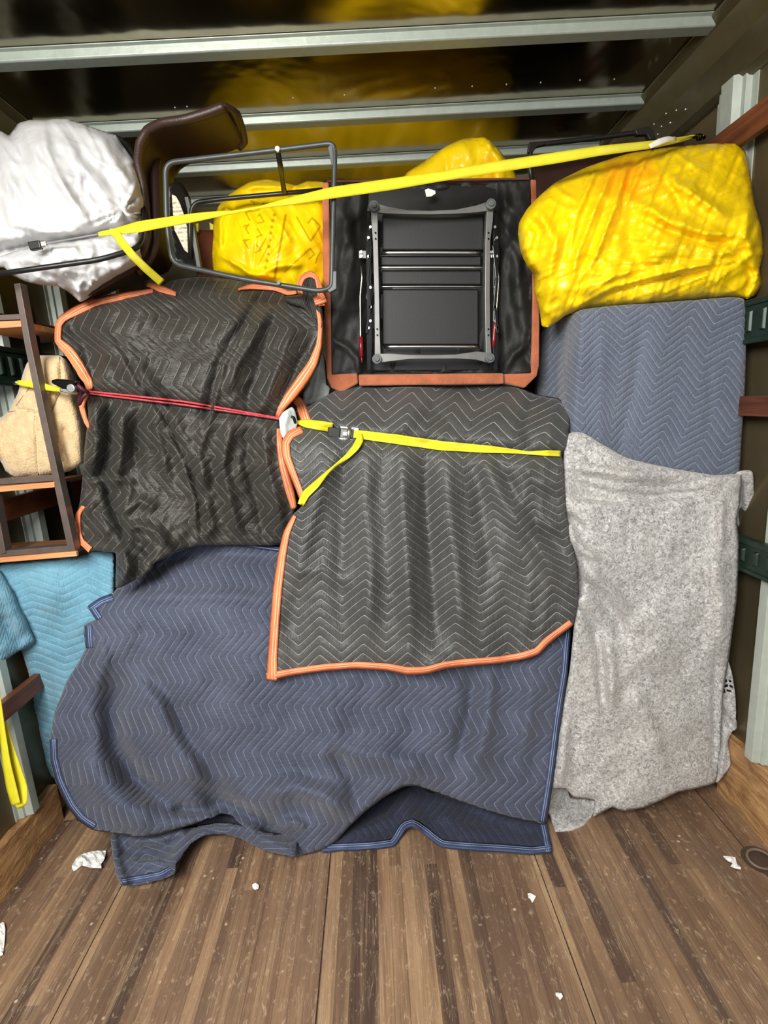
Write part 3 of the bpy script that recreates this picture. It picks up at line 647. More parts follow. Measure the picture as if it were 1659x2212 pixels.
POUCH = Sheet([(243, 1800), (243, 1850), (250, 1890), (265, 1914), (310, 1906), (350, 1898), (372, 1886), (382, 1862), (396, 1838), (420, 1815), (445, 1804), (480, 1802), (520, 1812), (560, 1833), (600, 1846), (640, 1850), (640, 1800), (600, 1800), (545, 1790), (500, 1778), (470, 1776), (435, 1782), (400, 1786), (330, 1795)],
              lambda xy: floorY(xy, 0.03), folds=[([(375, 1895), (378, 1858), (410, 1815), (460, 1785), (520, 1785), (580, 1815), (630, 1840)], 17, 0.055, 'full'), ([(246, 1810), (252, 1860), (268, 1905)], 9, 0.03, 'full'), ([(262, 1832), (300, 1846), (350, 1836)], 13, -0.04), ([(275, 1858), (315, 1865), (355, 1858)], 9, 0.03), ([(290, 1815), (350, 1812), (390, 1795)], 12, 0.05, 'full')],
              noise=[('a', 60, 18, 50, 0.012, 12)], res=6, floor=0.005, uvc=[(243, 1800, 0, 0), (640, 1850, 3, 10), (265, 1914, 0, 6), (480, 1752, 2, 0)])
pouch = POUCH.build('pouch', M_quilt_navy, thick=0.006)

HOL_SHADE = Sheet([(420, 1792), (430, 1770), (455, 1755), (490, 1748), (520, 1765), (560, 1795), (540, 1815), (500, 1800), (460, 1802)], lambda xy: floorY(xy, 0.008), [([(430, 1775), (480, 1760), (530, 1780)], 10, 0.02)], res=6, floor=0.003)  # shade inside the fold, put in as a dark sheet
join(navy, HOL_SHADE.build('hollow_shade', M_quilt_navy_dark, thick=0.004))
join(navy, flap); join(navy, pouch)
tag(navy, 'navy blue quilted moving pad draped low, its hem crumpled on the floorboards', 'blanket')
for pts, sh in ((navy_right[0:1]+[(1232, 1400)]+navy_right[1:], NAVY), ([(1179, 1768), (1186, 1800), (1193, 1838)], FLAP), ([flap_hem[0]]+flap_hem[1:], FLAP), ([(265, 1912), (310, 1904), (350, 1896), (372, 1884)], POUCH),
                (navy_top[2:8], NAVY), ([(240, 1282), (214, 1292), (190, 1309)], NAVY), ([(192, 1316), (208, 1340)], NAVY), ([(183, 1352), (186, 1400)], NAVY), ([(107, 1598), (109, 1640), (122, 1690), (147, 1742), (172, 1773), (200, 1792)], NAVY)):
    c = sh.out.mean(0); p0 = np.array(pts[0]); p1 = np.array(pts[-1]); d = p1-p0; sd = 1 if (d[0]*(c[1]-p0[1])-d[1]*(c[0]-p0[0])) > 0 else -1
    ribbon('hem_binding', [(x, y, 15) for x, y in pts], M_bluebind, sh, 0.004, 0.003, navy, side=sd)
settle(navy)

# ------------------------------------------------------------------ 2. black pad in the middle
mid_out = [(655, 880), (690, 863), (735, 838), (765, 829), (830, 834), (960, 830), (1090, 829), (1125, 838), (1160, 852), (1205, 860), (1224, 875), (1231, 905), (1226, 950), (1216, 985), (1219, 1040), (1223, 1100), (1234, 1160), (1245, 1210), (1249, 1260), (1247, 1310), (1238, 1350), (1212, 1370), (1185, 1392), (1163, 1414), (1130, 1425), (1080, 1433), (1020, 1438), (965, 1444), (925, 1455), (880, 1458), (835, 1449), (770, 1445), (700, 1450), (640, 1458), (577, 1470), (578, 1420), (583, 1350), (590, 1270), (600, 1200), (612, 1150), (632, 1112), (652, 1092), (640, 1062), (624, 1024), (610, 988), (608, 955), (622, 932), (648, 918), (642, 895), (638, 876)]
mid_ctrl = [(655, 880, 1.62), (765, 829, 1.74), (960, 828, 1.76), (1100, 829, 1.74), (1215, 868, 1.62), (640, 880, 1.60), (1228, 900, 1.54),
            (700, 900, 1.535), (900, 895, 1.53), (1100, 900, 1.53), (1220, 960, 1.47), (620, 940, 1.50), (700, 950, 1.47), (900, 960, 1.46), (1100, 975, 1.455), (1216, 985, 1.45),
            (610, 990, 1.46), (645, 1080, 1.46), (800, 1080, 1.44), (1000, 1100, 1.43), (1225, 1120, 1.44), (600, 1220, 1.44), (800, 1250, 1.41), (1000, 1250, 1.405), (1245, 1260, 1.42),
            (577, 1470, 1.405), (700, 1450, 1.40), (900, 1455, 1.395), (1130, 1425, 1.40), (1235, 1350, 1.42)]
mid_folds = [([(648, 918), (740, 940), (900, 958), (1080, 975), (1216, 984)], 15, -0.014, 'full'),
    ([(728, 960), (690, 1060), (655, 1180), (630, 1300)], 20, 0.012), ([(800, 965), (790, 1080), (800, 1240), (795, 1400)], 20, 0.016), ([(745, 965), (740, 1100), (735, 1250), (745, 1400)], 18, -0.010),
    ([(868, 970), (872, 1100), (880, 1240), (890, 1400)], 20, 0.024), ([(915, 970), (922, 1120), (935, 1260), (945, 1400)], 16, -0.020), ([(965, 980), (975, 1120), (990, 1260), (1000, 1400)], 20, 0.018),
    ([(1020, 985), (1040, 1100), (1060, 1240)], 20, -0.012), ([(1040, 985), (1090, 1090), (1160, 1180), (1215, 1260)], 17, 0.020), ([(1075, 1000), (1120, 1080), (1180, 1150), (1225, 1200)], 13, -0.018),
    ([(1110, 1060), (1150, 1120), (1215, 1150)], 14, 0.014), ([(1130, 1000), (1160, 1040), (1215, 1050)], 14, 0.010), ([(1150, 860), (1135, 920), (1150, 970)], 14, -0.014), ([(1190, 870), (1185, 920), (1190, 975)], 16, 0.014),
    ([(900, 850), (950, 900), (1010, 950)], 14, -0.010), ([(930, 855), (890, 900), (850, 945)], 14, 0.010), ([(760, 870), (720, 900), (680, 925)], 12, 0.008), ([(1040, 870), (1010, 910), (980, 960)], 14, 0.008),
    ([(620, 1240), (700, 1230), (760, 1260)], 16, 0.008), ([(650, 1220), (640, 1300), (620, 1380)], 22, -0.010), ([(850, 1400), (920, 1440), (990, 1420)], 30, 0.014)]
mid_uv = [(885, 1278, 0, 22.5), (876, 1151, 0, 15.6), (872, 1092, 0, 12.4), (869, 1010, 0, 8), (868, 982, 0, 6.4), (984, 1337, 1, 25.6), (971, 1147, 1, 15.5), (956, 1012, 1, 8.1), (1096, 1371, 2, 27.3), (1083, 1244, 2, 20.6), (1062, 1075, 2, 11.6), (1045, 1000, 2, 7.4),
          (790, 1269, -1, 22), (788, 1122, -1, 14), (784, 1016, -1, 8.3), (691, 1312, -2, 24), (699, 1117, -2, 13.6), (600, 1300, -3, 23), (640, 1000, -2.6, 7), (1200, 1300, 3, 24), (1190, 1150, 3.3, 16), (1170, 1010, 3.2, 8),
          (790, 852, -1, 0.3), (1093, 852, 2, 0.3), (940, 850, 0.5, 0.2), (690, 880, -2, 1.6), (1200, 890, 3, 2), (600, 1440, -3, 30), (880, 1440, 0, 30.5), (1150, 1410, 2.5, 29)]
MID = Sheet(mid_out, mid_ctrl, mid_folds, noise=[('a', 0, 55, 200, 0.014, 21), ('a', 90, 20, 60, 0.003, 22), ('r', 8, 34, 220, 0.003, 23)], res=7, gain=2.2, ngain=1.3, uvc=mid_uv, roll=(9, 0.012))
mid = MID.build('quilted_moving_pad', M_quilt_black, thick=0.007)
tag(mid, 'black orange-edged quilted moving pad hanging in the centre under the lower yellow strap', 'blanket')
ribbon('orange_edging', [(1238, 1350, 13), (1212, 1370, 14), (1185, 1392, 15), (1163, 1414, 16), (1130, 1425, 16), (1080, 1433, 15), (1020, 1438, 15), (965, 1444, 15), (925, 1455, 15), (880, 1458, 15), (835, 1449, 15), (770, 1445, 15), (700, 1450, 15), (640, 1458, 15), (577, 1470, 16)], M_orange, MID, 0.005, 0.004, mid, side=1)
ribbon('orange_edging', [(577, 1470, 22), (578, 1420, 20), (583, 1350, 20), (590, 1270, 19), (600, 1200, 17), (612, 1150, 14), (632, 1112, 9)], M_orange, MID, 0.006, 0.004, mid, side=1)
ribbon('orange_edging', [(652, 1092, 8), (640, 1062, 14), (624, 1024, 16), (610, 988, 18), (608, 955, 18), (622, 932, 17), (648, 918, 17)], M_orange, MID, 0.006, 0.004, mid, side=1)
ribbon('orange_edging', [(652, 912, 19), (646, 895, 20), (640, 876, 20), (632, 866, 16)], M_orange, MID, 0.006, 0.004, mid, side=1)
settle(mid)

# ------------------------------------------------------------------ 3. black pad at the left
lft_out = [(120, 700), (130, 682), (160, 662), (200, 645), (260, 632), (330, 622), (372, 605), (430, 597), (500, 602), (570, 612), (625, 622), (665, 618), (690, 630), (696, 700), (697, 750), (690, 785), (668, 822), (640, 855), (618, 882), (606, 905), (606, 940), (614, 975), (622, 1010), (636, 1055), (642, 1095), (628, 1132), (612, 1174), (560, 1180), (500, 1178), (430, 1180), (385, 1190), (370, 1200), (335, 1216), (326, 1232), (310, 1242), (272, 1264), (250, 1270), (250, 1230), (249, 1195), (222, 1192), (190, 1187), (172, 1170), (165, 1120), (173, 1080), (178, 1030), (183, 960), (190, 900), (186, 850), (178, 810), (160, 780), (138, 752), (119, 738)]
lft_ctrl = [(120, 700, 1.60), (200, 645, 1.68), (330, 622, 1.74), (430, 597, 1.80), (570, 612, 1.78), (690, 625, 1.66), (300, 660, 1.62), (500, 660, 1.62), (640, 670, 1.62), (130, 760, 1.575), (250, 760, 1.565), (400, 760, 1.555), (600, 760, 1.565), (696, 740, 1.585),
            (186, 848, 1.535), (400, 880, 1.525), (600, 905, 1.53), (300, 1000, 1.56), (500, 1000, 1.555), (630, 1050, 1.57), (175, 1050, 1.56), (170, 1150, 1.56), (250, 1180, 1.50), (270, 1260, 1.46), (340, 1200, 1.50), (450, 1170, 1.60), (600, 1170, 1.62), (400, 1110, 1.57)]
lft_folds = [([(186, 848), (300, 864), (430, 884), (606, 905)], 14, -0.014, 'full'), ([(150, 700), (180, 740), (200, 800), (195, 845)], 16, -0.02), ([(175, 680), (240, 760), (300, 820), (340, 850)], 20, 0.014),
    ([(245, 730), (300, 830), (350, 900), (400, 1000), (425, 1080), (430, 1160)], 9, 0.022, 's'), ([(268, 740), (325, 835), (375, 910), (425, 1010), (450, 1090)], 14, 0.014),
    ([(560, 650), (520, 720), (480, 780), (460, 860), (440, 940)], 11, -0.03, 's'), ([(580, 660), (545, 730), (510, 790), (490, 860)], 12, 0.022), ([(600, 670), (570, 760), (540, 840), (530, 900)], 10, -0.016), ([(640, 690), (610, 770), (580, 850), (560, 900)], 13, 0.018),
    ([(680, 720), (640, 800), (600, 880)], 10, -0.014), ([(500, 910), (480, 1000), (500, 1100), (520, 1160)], 12, 0.018), ([(540, 910), (530, 1000), (560, 1100), (570, 1165)], 10, -0.016), ([(570, 915), (575, 1000), (600, 1090), (610, 1150)], 12, 0.016),
    ([(440, 890), (430, 980), (450, 1060)], 11, 0.012), ([(240, 870), (236, 960), (215, 1040)], 11, -0.028), ([(262, 875), (262, 960), (250, 1050)], 12, 0.018), ([(208, 870), (205, 960), (195, 1030)], 13, 0.016), ([(300, 880), (290, 960), (300, 1040)], 12, -0.014), ([(330, 890), (350, 980), (370, 1060)], 12, 0.014),
    ([(185, 1040), (215, 1032), (250, 1030), (290, 1036)], 9, 0.025, 's'), ([(225, 1040), (240, 1090), (265, 1140), (270, 1170)], 9, -0.03), ([(285, 1050), (270, 1100), (300, 1080), (340, 1100)], 10, 0.018), ([(180, 1080), (210, 1110), (240, 1160)], 16, 0.016),
    ([(270, 1142), (300, 1135), (340, 1150), (368, 1185)], 8, 0.03), ([(280, 1165), (310, 1180), (330, 1205)], 10, -0.022), ([(262, 1180), (275, 1220), (262, 1260)], 10, 0.022), ([(300, 1200), (300, 1230), (290, 1250)], 8, -0.018),
    ([(440, 1080), (460, 1130), (440, 1165)], 10, 0.014), ([(640, 640), (560, 630), (430, 640), (250, 660)], 16, 0.010)]
lft_uv0 = [(150, 700, 0, 2), (300, 660, 0.2, 9), (450, 650, 0.4, 16), (600, 650, 0.5, 23), (690, 660, 0.7, 27), (200, 800, 1.6, 3), (400, 800, 1.9, 13.5), (600, 800, 2.1, 24), (200, 950, 3.3, 3), (400, 950, 3.6, 14), (600, 950, 3.8, 25), (200, 1120, 5, 3), (400, 1120, 5.3, 15), (600, 1120, 5.5, 26), (300, 1240, 6.4, 8)]
lft_uv = [(x, y, (y-0.10*(x-400))/98.0, (x-(0.42*min(y, 900)+0.05*max(0, y-900)))/20.5) for x in (130, 300, 460, 620, 700) for y in (620, 760, 900, 1040, 1200)]
LFT = Sheet(lft_out, lft_ctrl, lft_folds, noise=[('a', 15, 45, 130, 0.020, 31), ('a', 70, 18, 40, 0.006, 32), ('r', 20, 30, 90, 0.005, 33), ('r', 60, 22, 60, 0.003, 34)], res=5.5, gain=1.9, uvc=lft_uv, roll=(9, 0.012))
lft = LFT.build('quilted_moving_pad', M_quilt_black_old, thick=0.007)
tag(lft, 'crinkled black quilted moving pad with orange edging at the left, crossed by the red cord', 'blanket')
ribbon('orange_edging', [(330, 622, 8), (260, 632, 14), (200, 645, 16), (160, 662, 18), (130, 682, 17), (119, 700, 15), (118, 738, 15), (138, 762, 20), (160, 795, 24), (180, 825, 20), (189, 846, 12)], M_orange, LFT, 0.006, 0.004, lft, side=-1)
ribbon('orange_edging', [(188, 852, 8), (176, 878, 12), (186, 912, 9), (190, 925, 2)], M_orange, LFT, 0.006, 0.004, lft)
ribbon('orange_edging', [(176, 1092, 8), (164, 1110, 9), (165, 1150, 8), (170, 1172, 12), (190, 1192, 12)], M_orange, LFT, 0.008, 0.004, lft, side=-1)
ribbon('orange_edging', [(690, 640, 12), (697, 700, 10), (696, 745, 14), (684, 790, 20), (660, 832, 26), (636, 862, 24), (612, 888, 14), (604, 905, 10)], M_orange, LFT, 0.010, 0.004, lft, side=1)
ribbon('orange_edging', [(606, 925, 8), (612, 965, 14), (622, 1010, 18), (637, 1060, 20), (643, 1098, 14)], M_orange, LFT, 0.004, 0.004, lft, side=1)
ribbon('orange_edging', [(318, 612, 10), (345, 622, 14), (380, 634, 8)], M_orange, LFT, 0.012, 0.003, lft)
ribbon('orange_edging', [(515, 624, 3), (545, 618, 10), (590, 620, 11), (620, 632, 9), (640, 630, 7)], M_orange, LFT, 0.02, 0.003, lft)
# the corner that curls up beside the armchair
CURL = Sheet([(650, 636), (648, 612), (655, 597), (670, 590), (686, 596), (692, 615), (694, 650), (700, 700), (690, 730), (672, 690), (655, 668), (620, 655), (615, 640)], [(650, 630, 1.60), (690, 600, 1.63), (700, 700, 1.59), (670, 600, 1.63), (620, 650, 1.61)], [([(670, 600), (668, 650), (690, 700)], 10, -0.02)], res=5, roll=(8, 0.02))
cu = CURL.build('curl', M_quilt_black_old, 0.006); join(lft, cu)
ribbon('orange_edging', [(648, 636, 9), (646, 612, 10), (654, 598, 10), (669, 592, 10), (684, 600, 10), (690, 625, 11), (694, 660, 12)], M_orange, CURL, 0.006, 0.004, lft)
ribbon('orange_edging', [(679, 652, 18), (690, 648, 20), (702, 642, 20)], M_orange, CURL, 0.016, 0.003, lft)
settle(lft)

# ------------------------------------------------------------------ 4. slate pad round the upright box at the right
def rnv_depth(xy):
    x, y = xy[:, 0], xy[:, 1]; xe = 1262-(y-668)*0.075
    e = np.maximum(0, xe-x); base = 1.510
    return base+0.0040*(np.sqrt(e*e+60)-7.7)*(e > 0)
rnv_out = [(1262, 668), (1330, 660), (1450, 652), (1560, 643), (1598, 643), (1611, 652), (1612, 750), (1609, 850), (1602, 950), (1594, 1060), (1560, 1110), (1420, 1110), (1270, 1110), (1232, 1060), (1218, 990), (1196, 900), (1160, 845), (1170, 760), (1180, 712), (1215, 684)]
RNV = Sheet(rnv_out, rnv_depth, folds=[([(1385, 700), (1370, 830), (1345, 940), (1330, 1040)], 12, -0.008), ([(1302, 700), (1298, 850), (1300, 1000)], 12, 0.008), ([(1440, 680), (1410, 800), (1390, 900)], 24, 0.005), ([(1530, 780), (1534, 850), (1528, 930)], 8, -0.004), ([(1225, 700), (1200, 800), (1205, 900)], 12, -0.03), ([(1240, 720), (1225, 820), (1220, 930)], 12, 0.012)],
            noise=[('a', 5, 60, 200, 0.008, 41)], res=8, uvc=[(1506, 649, 2, -0.4), (1487, 706, 2, 2.7), (1408, 655, 1, 0.2), (1395, 732, 1, 4.6), (1605, 684, 3, 0.5), (1577, 760, 3, 4.9), (1561, 837, 3, 9.2), (1535, 907, 3, 13.2), (1516, 961, 3, 16.3), (1462, 818, 2, 9), (1440, 907, 2, 14.2), (1427, 945, 2, 16.4), (1376, 808, 1, 9), (1347, 932, 1, 16), (1299, 700, 0, 3), (1296, 795, 0, 9), (1296, 885, 0, 14.5), (1296, 1000, 0, 21), (1200, 760, -1.2, 6), (1200, 950, -1.2, 17), (1590, 1050, 4, 21), (1450, 1050, 2.6, 22)], roll=(8, 0.014))
rnv = RNV.build('quilted_moving_pad', M_quilt_navy_up, back=0.34, taper=0.97); tag(rnv, 'slate blue quilted moving pad wrapped round an upright box under the large yellow bag', 'blanket'); settle(rnv)

# ------------------------------------------------------------------ 5. grey felt pad
def felt_mat():
    m, nt, b = mat('grey_recycled_felt'); g = GEO(nt)
    c = MIX(nt, MR(nt, NOISE(nt, g, 105, 4, 0.75, 1.0), 0.36, 0.66), srgb(122, 120, 120), srgb(218, 216, 213))
    c = MIX(nt, MR(nt, NOISE(nt, MAPV(nt, g, (1, 1, 1.6)), 90, 3, 0.7), 0.62, 0.75, 0, 0.7), c, srgb(70, 66, 66)); c = MIX(nt, MR(nt, NOISE(nt, g, 6, 3), 0.4, 0.7, 0, 0.25), c, srgb(176, 168, 158))
    nt.links.new(c, b.inputs['Base Color']); b.inputs['Roughness'].default_value = 0.95; b.inputs['Sheen Weight'].default_value = 0.3; b.inputs['Specular IOR Level'].default_value = 0.2
    n1 = BUMP(nt, NOISE(nt, g, 110, 4, 0.7, 0.6), 0.002, 0.6); nt.links.new(BUMP(nt, NOISE(nt, g, 20, 3), 0.008, 0.5, n1), b.inputs['Normal']); return m
M_felt = felt_mat()
felt_out = [(1222, 941), (1240, 933), (1262, 935), (1285, 948), (1310, 964), (1360, 990), (1450, 1011), (1540, 1026), (1600, 1026), (1598, 1090), (1592, 1125), (1597, 1180), (1592, 1290), (1584, 1350), (1572, 1440), (1562, 1500), (1557, 1600), (1552, 1650), (1545, 1690), (1500, 1704), (1465, 1711), (1430, 1728), (1390, 1745), (1345, 1752), (1322, 1744), (1282, 1764), (1284, 1730), (1240, 1722), (1222, 1704), (1192, 1700), (1210, 1560), (1230, 1450), (1240, 1350), (1246, 1310), (1246, 1240), (1234, 1180), (1222, 1110), (1216, 1040), (1218, 985)]
FELT = Sheet(felt_out, [(1222, 941, 1.49), (1450, 1010, 1.48), (1600, 1026, 1.48), (1220, 1050, 1.45), (1400, 1080, 1.45), (1590, 1150, 1.455), (1240, 1300, 1.44), (1420, 1350, 1.43), (1580, 1400, 1.44), (1210, 1600, 1.43), (1400, 1600, 1.42), (1555, 1650, 1.455), (1200, 1700, 1.42), (1340, 1750, 1.40), (1500, 1700, 1.43)],
             folds=[([(1225, 1025), (1330, 1050), (1420, 1058), (1500, 1048), (1560, 1030)], 7, 0.009, 's'), ([(1220, 1035), (1300, 1062), (1400, 1072), (1520, 1062)], 12, -0.014), ([(1225, 1065), (1290, 1078), (1360, 1085)], 8, -0.012), ([(1225, 1005), (1330, 1022), (1450, 1030)], 12, 0.010),
                    ([(1222, 1110), (1245, 1130), (1262, 1150)], 8, -0.02), ([(1228, 1150), (1260, 1190), (1300, 1210)], 8, 0.014), ([(1234, 1190), (1250, 1240), (1250, 1300)], 12, -0.014), ([(1250, 1240), (1300, 1290), (1335, 1330), (1350, 1390)], 14, -0.012), ([(1260, 1230), (1320, 1280), (1360, 1340)], 14, 0.014),
                    ([(1250, 1310), (1290, 1350), (1320, 1390)], 5, -0.014), ([(1275, 1340), (1298, 1400), (1300, 1470), (1305, 1540)], 10, -0.012), ([(1300, 1360), (1320, 1440), (1322, 1520)], 14, 0.010), ([(1360, 1480), (1400, 1560), (1430, 1640)], 16, 0.008), ([(1560, 1080), (1555, 1130), (1560, 1180)], 8, 0.012), ([(1540, 1180), (1560, 1300), (1545, 1420)], 20, 0.010), ([(1547, 1400), (1545, 1550), (1542, 1680)], 6, -0.008), ([(1222, 1560), (1215, 1650), (1206, 1690)], 14, 0.012)],
             noise=[('a', 20, 90, 140, 0.022, 51), ('a', 80, 34, 60, 0.007, 52), ('r', 40, 50, 120, 0.003, 53)], res=7, gain=2.8, roll=(9, 0.012), floor=0.0)
felt = FELT.build('felt_moving_pad', M_felt, 0.008)
F2 = Sheet([(1192, 1698), (1225, 1706), (1232, 1722), (1262, 1728), (1284, 1730), (1278, 1756), (1262, 1780), (1235, 1792), (1202, 1794), (1192, 1765), (1182, 1742)], [(1190, 1700, 1.47), (1284, 1730, 1.48), (1235, 1755, 1.50), (1202, 1794, 1.395), (1262, 1782, 1.41)], [([(1225, 1715), (1240, 1745), (1270, 1740)], 10, -0.03), ([(1195, 1740), (1215, 1780), (1260, 1775)], 9, 0.014)], res=5, floor=0.0)
join(felt, F2.build('corner', M_felt, 0.007))
F3 = Sheet([(1592, 1026), (1625, 1020), (1628, 1060), (1627, 1090), (1605, 1122), (1596, 1138), (1590, 1100)], [(1592, 1026, 1.49), (1628, 1060, 1.50), (1605, 1120, 1.54)], [([(1600, 1035), (1598, 1080), (1598, 1130)], 8, -0.03)], res=6)
join(felt, F3.build('flap', M_felt, 0.007))
F4 = Sheet([(1572, 1430), (1582, 1460), (1588, 1500), (1590, 1540), (1586, 1570), (1574, 1600), (1578, 1650), (1566, 1672), (1546, 1690), (1548, 1600), (1556, 1500)], [(1572, 1430, 1.47), (1590, 1540, 1.47), (1555, 1600, 1.49), (1546, 1690, 1.47), (1578, 1650, 1.46)], [([(1556, 1530), (1575, 1560), (1585, 1575)], 6, -0.03), ([(1568, 1580), (1562, 1640), (1556, 1680)], 6, 0.02)], res=5)
join(felt, F4.build('flap', M_felt, 0.006))

for q in ([(1563, 1470), (1570, 1468), (1571, 1473), (1564, 1475)], [(1564, 1480), (1572, 1478), (1573, 1483), (1565, 1485)], [(1574, 1468), (1580, 1470), (1580, 1474), (1575, 1473)], [(1562, 1490), (1566, 1489), (1567, 1496), (1563, 1497)], [(1570, 1489), (1580, 1492), (1580, 1495), (1570, 1493)], [(1576, 1479), (1583, 1482), (1583, 1486), (1577, 1484)]):
    a_ = F4.Y(np.array(q, float)).min()-0.003; slab(q, float(a_), 0.001).build('smudged_print', M_black, felt)
tag(felt, 'mottled grey felt moving pad hanging to the floor at the right', 'blanket'); settle(felt)

# ------------------------------------------------------------------ 6. teal pad at the left
TEAL = Sheet([(-40, 1224), (0, 1216), (80, 1209), (170, 1199), (200, 1190), (240, 1190), (247, 1198), (247, 1250), (246, 1300), (232, 1340), (215, 1400), (190, 1460), (160, 1530), (140, 1600), (140, 1660), (125, 1684), (95, 1677), (62, 1655), (52, 1600), (52, 1560), (66, 1530), (72, 1500), (60, 1450), (44, 1404), (20, 1360), (-40, 1340)],
             [(-40, 1224, 1.52), (0, 1210, 1.57), (170, 1195, 1.60), (245, 1190, 1.62), (-40, 1260, 1.52), (100, 1240, 1.56), (245, 1260, 1.57), (60, 1400, 1.575), (200, 1400, 1.56), (90, 1500, 1.60), (160, 1500, 1.56), (60, 1640, 1.64), (130, 1680, 1.62)],
             folds=[([(165, 1290), (120, 1370), (90, 1400)], 24, -0.014), ([(100, 1240), (150, 1320), (190, 1380)], 40, 0.012), ([(66, 1540), (78, 1600), (66, 1640)], 9, -0.03), ([(90, 1560), (100, 1640), (120, 1670)], 12, 0.014), ([(0, 1222), (120, 1212), (240, 1204)], 8, 0.010)],
             noise=[('a', 30, 60, 90, 0.016, 61), ('a', 0, 22, 30, 0.005, 62)], res=7, uvc=[(0, 1216, 0, 0), (240, 1200, 2, 0), (140, 1360, 1, 9.4), (140, 1500, 1, 18), (0, 1360, 0, 9), (220, 1360, 1.7, 9), (80, 1640, 0.5, 27)], roll=(8, 0.012))
teal = TEAL.build('quilted_moving_pad', M_quilt_teal, 0.007)
T2 = Sheet([(-40, 1226), (0, 1232), (20, 1262), (44, 1310), (62, 1350), (75, 1385), (60, 1398), (38, 1408), (15, 1424), (0, 1432), (-40, 1450)], [(0, 1232, 1.545), (-40, 1226, 1.50), (75, 1385, 1.545), (-40, 1450, 1.44), (20, 1340, 1.50)], [([(5, 1250), (30, 1320), (55, 1385)], 14, 0.012), ([(0, 1330), (30, 1370), (50, 1392)], 14, -0.016)], noise=[('a', 50, 20, 40, 0.012, 63)], res=6, roll=(7, 0.014))
join(teal, T2.build('fold', M_quilt_teal, 0.006)); tag(teal, 'teal blue quilted moving pad hanging at the left under the metal and wood shelf', 'blanket')
# the pad sags over the box it covers
settle(teal)
# ------------------------------------------------------------------ 7. dark cabinet the pads are thrown over (only its plinth shows)
t = thing('cabinet', 'dark cabinet under the navy pad, its black plinth showing beside the kick board', 'cabinet', (-0.3, 1.85, 0))
mb = MB(); mb.box(-1.13, 0.42, 1.585, 2.2, 0.0, 0.075); mb.box(-1.13, 0.42, 1.59, 2.2, 0.08, 0.135); mb.build('plinth', M_black, t, bev=0.004)
mb = MB(); mb.box(-0.80, 0.45, 1.62, 2.2, 0.135, 0.86); mb.build('body', plain('dark_wood', srgb(46, 36, 32), 0.5), t, bev=0.006)
mb = MB(); mb.box(-0.12, 0.50, 1.76, 2.2, 0.86, 1.36); mb.build('hutch', bpy.data.materials['dark_wood'], t, bev=0.006)

# ------------------------------------------------------------------ 8. armchair lying with its underside to the door
AY = 1.69
ac = thing('armchair', 'rust suede armchair tipped over, its black underside and steel base facing out', 'armchair', tuple(P(930, 835, AY+0.25)))
def lslab(name, pts, Y, dep, tp=1.0, m=M_leather, bv=0.005):
    o = slab(pts, Y, dep, tp).build(name, m, ac); b = bevel(o, bv, 4); o.data.shade_smooth(); return o
lslab('arm', [(696, 393), (710, 393), (712, 500), (714, 640), (716, 809), (772, 806), (773, 828), (738, 848), (716, 838), (706, 815), (702, 720), (697, 560)], AY, 0.46)
lslab('arm', [(1147, 386), (1159, 388), (1163, 560), (1166, 700), (1165, 790), (1160, 812), (1134, 838), (1092, 828), (1090, 808), (1149, 806), (1151, 640)], AY, 0.46)
lslab('seat_front', [(774, 809), (1088, 806), (1089, 829), (776, 833)], AY-0.012, 0.40)
lslab('top_edge', [(705, 389), (1143, 383), (1146, 388), (705, 394)], AY+0.02, 0.36, bv=0.002, m=plain('dark_suede', srgb(96, 52, 34), 0.8))
lslab('frame_body', [(714, 402), (1146, 394), (1147, 800), (718, 803)], AY+0.035, 0.42, m=M_black)
UN = Sheet([(708, 394), (900, 390), (1148, 388), (1150, 600), (1151, 808), (1090, 809), (930, 808), (773, 810), (716, 810), (712, 600)],
           lambda xy: AY+0.010+0.030*np.clip((xy[:, 0]-778)/20, 0, 1)*np.clip((1092-xy[:, 0])/20, 0, 1),
           folds=[([(775, 470), (770, 640), (740, 740), (725, 800)], 18, -0.014), ([(735, 430), (760, 560), (745, 700)], 20, 0.014), ([(1100, 430), (1090, 600), (1110, 760)], 16, -0.016), ([(1130, 420), (1115, 560), (1130, 720)], 16, 0.014),
                  ([(1075, 420), (1120, 470), (1140, 540)], 10, 0.010), ([(1070, 470), (1110, 520), (1145, 600)], 9, -0.010), ([(1085, 560), (1120, 500), (1140, 430)], 8, 0.008), ([(716, 735), (750, 750), (772, 775), (774, 808)], 8, 0.016), ([(1150, 735), (1110, 765), (1092, 800)], 8, 0.016),
                  ([(800, 420), (930, 432), (1060, 418)], 14, -0.012), ([(800, 400), (930, 405), (1060, 398)], 10, 0.010), ([(1104, 790), (1130, 770), (1148, 790)], 9, -0.010)],
           noise=[('a', 95, 60, 24, 0.012, 71), ('r', 100, 60, 26, 0.004, 72)], res=6, smooth=False, step=8)
UN.build('dust_cover', M_dust, 0.004, parent=ac)
mb = MB(); 
for q in ([(826, 462), (1046, 462), (1046, 540), (826, 540)], [(822, 552), (1040, 552), (1040, 574), (822, 574)], [(824, 583), (1040, 583), (1040, 615), (824, 615)], [(826, 624), (1034, 624), (1034, 745), (826, 745)]):
    s_ = slab(q, AY+0.010, 0.02); mb.add(s_.v, s_.f)
mb.build('base_panel', M_panel, ac, bev=0.004)
YR = AY-0.035
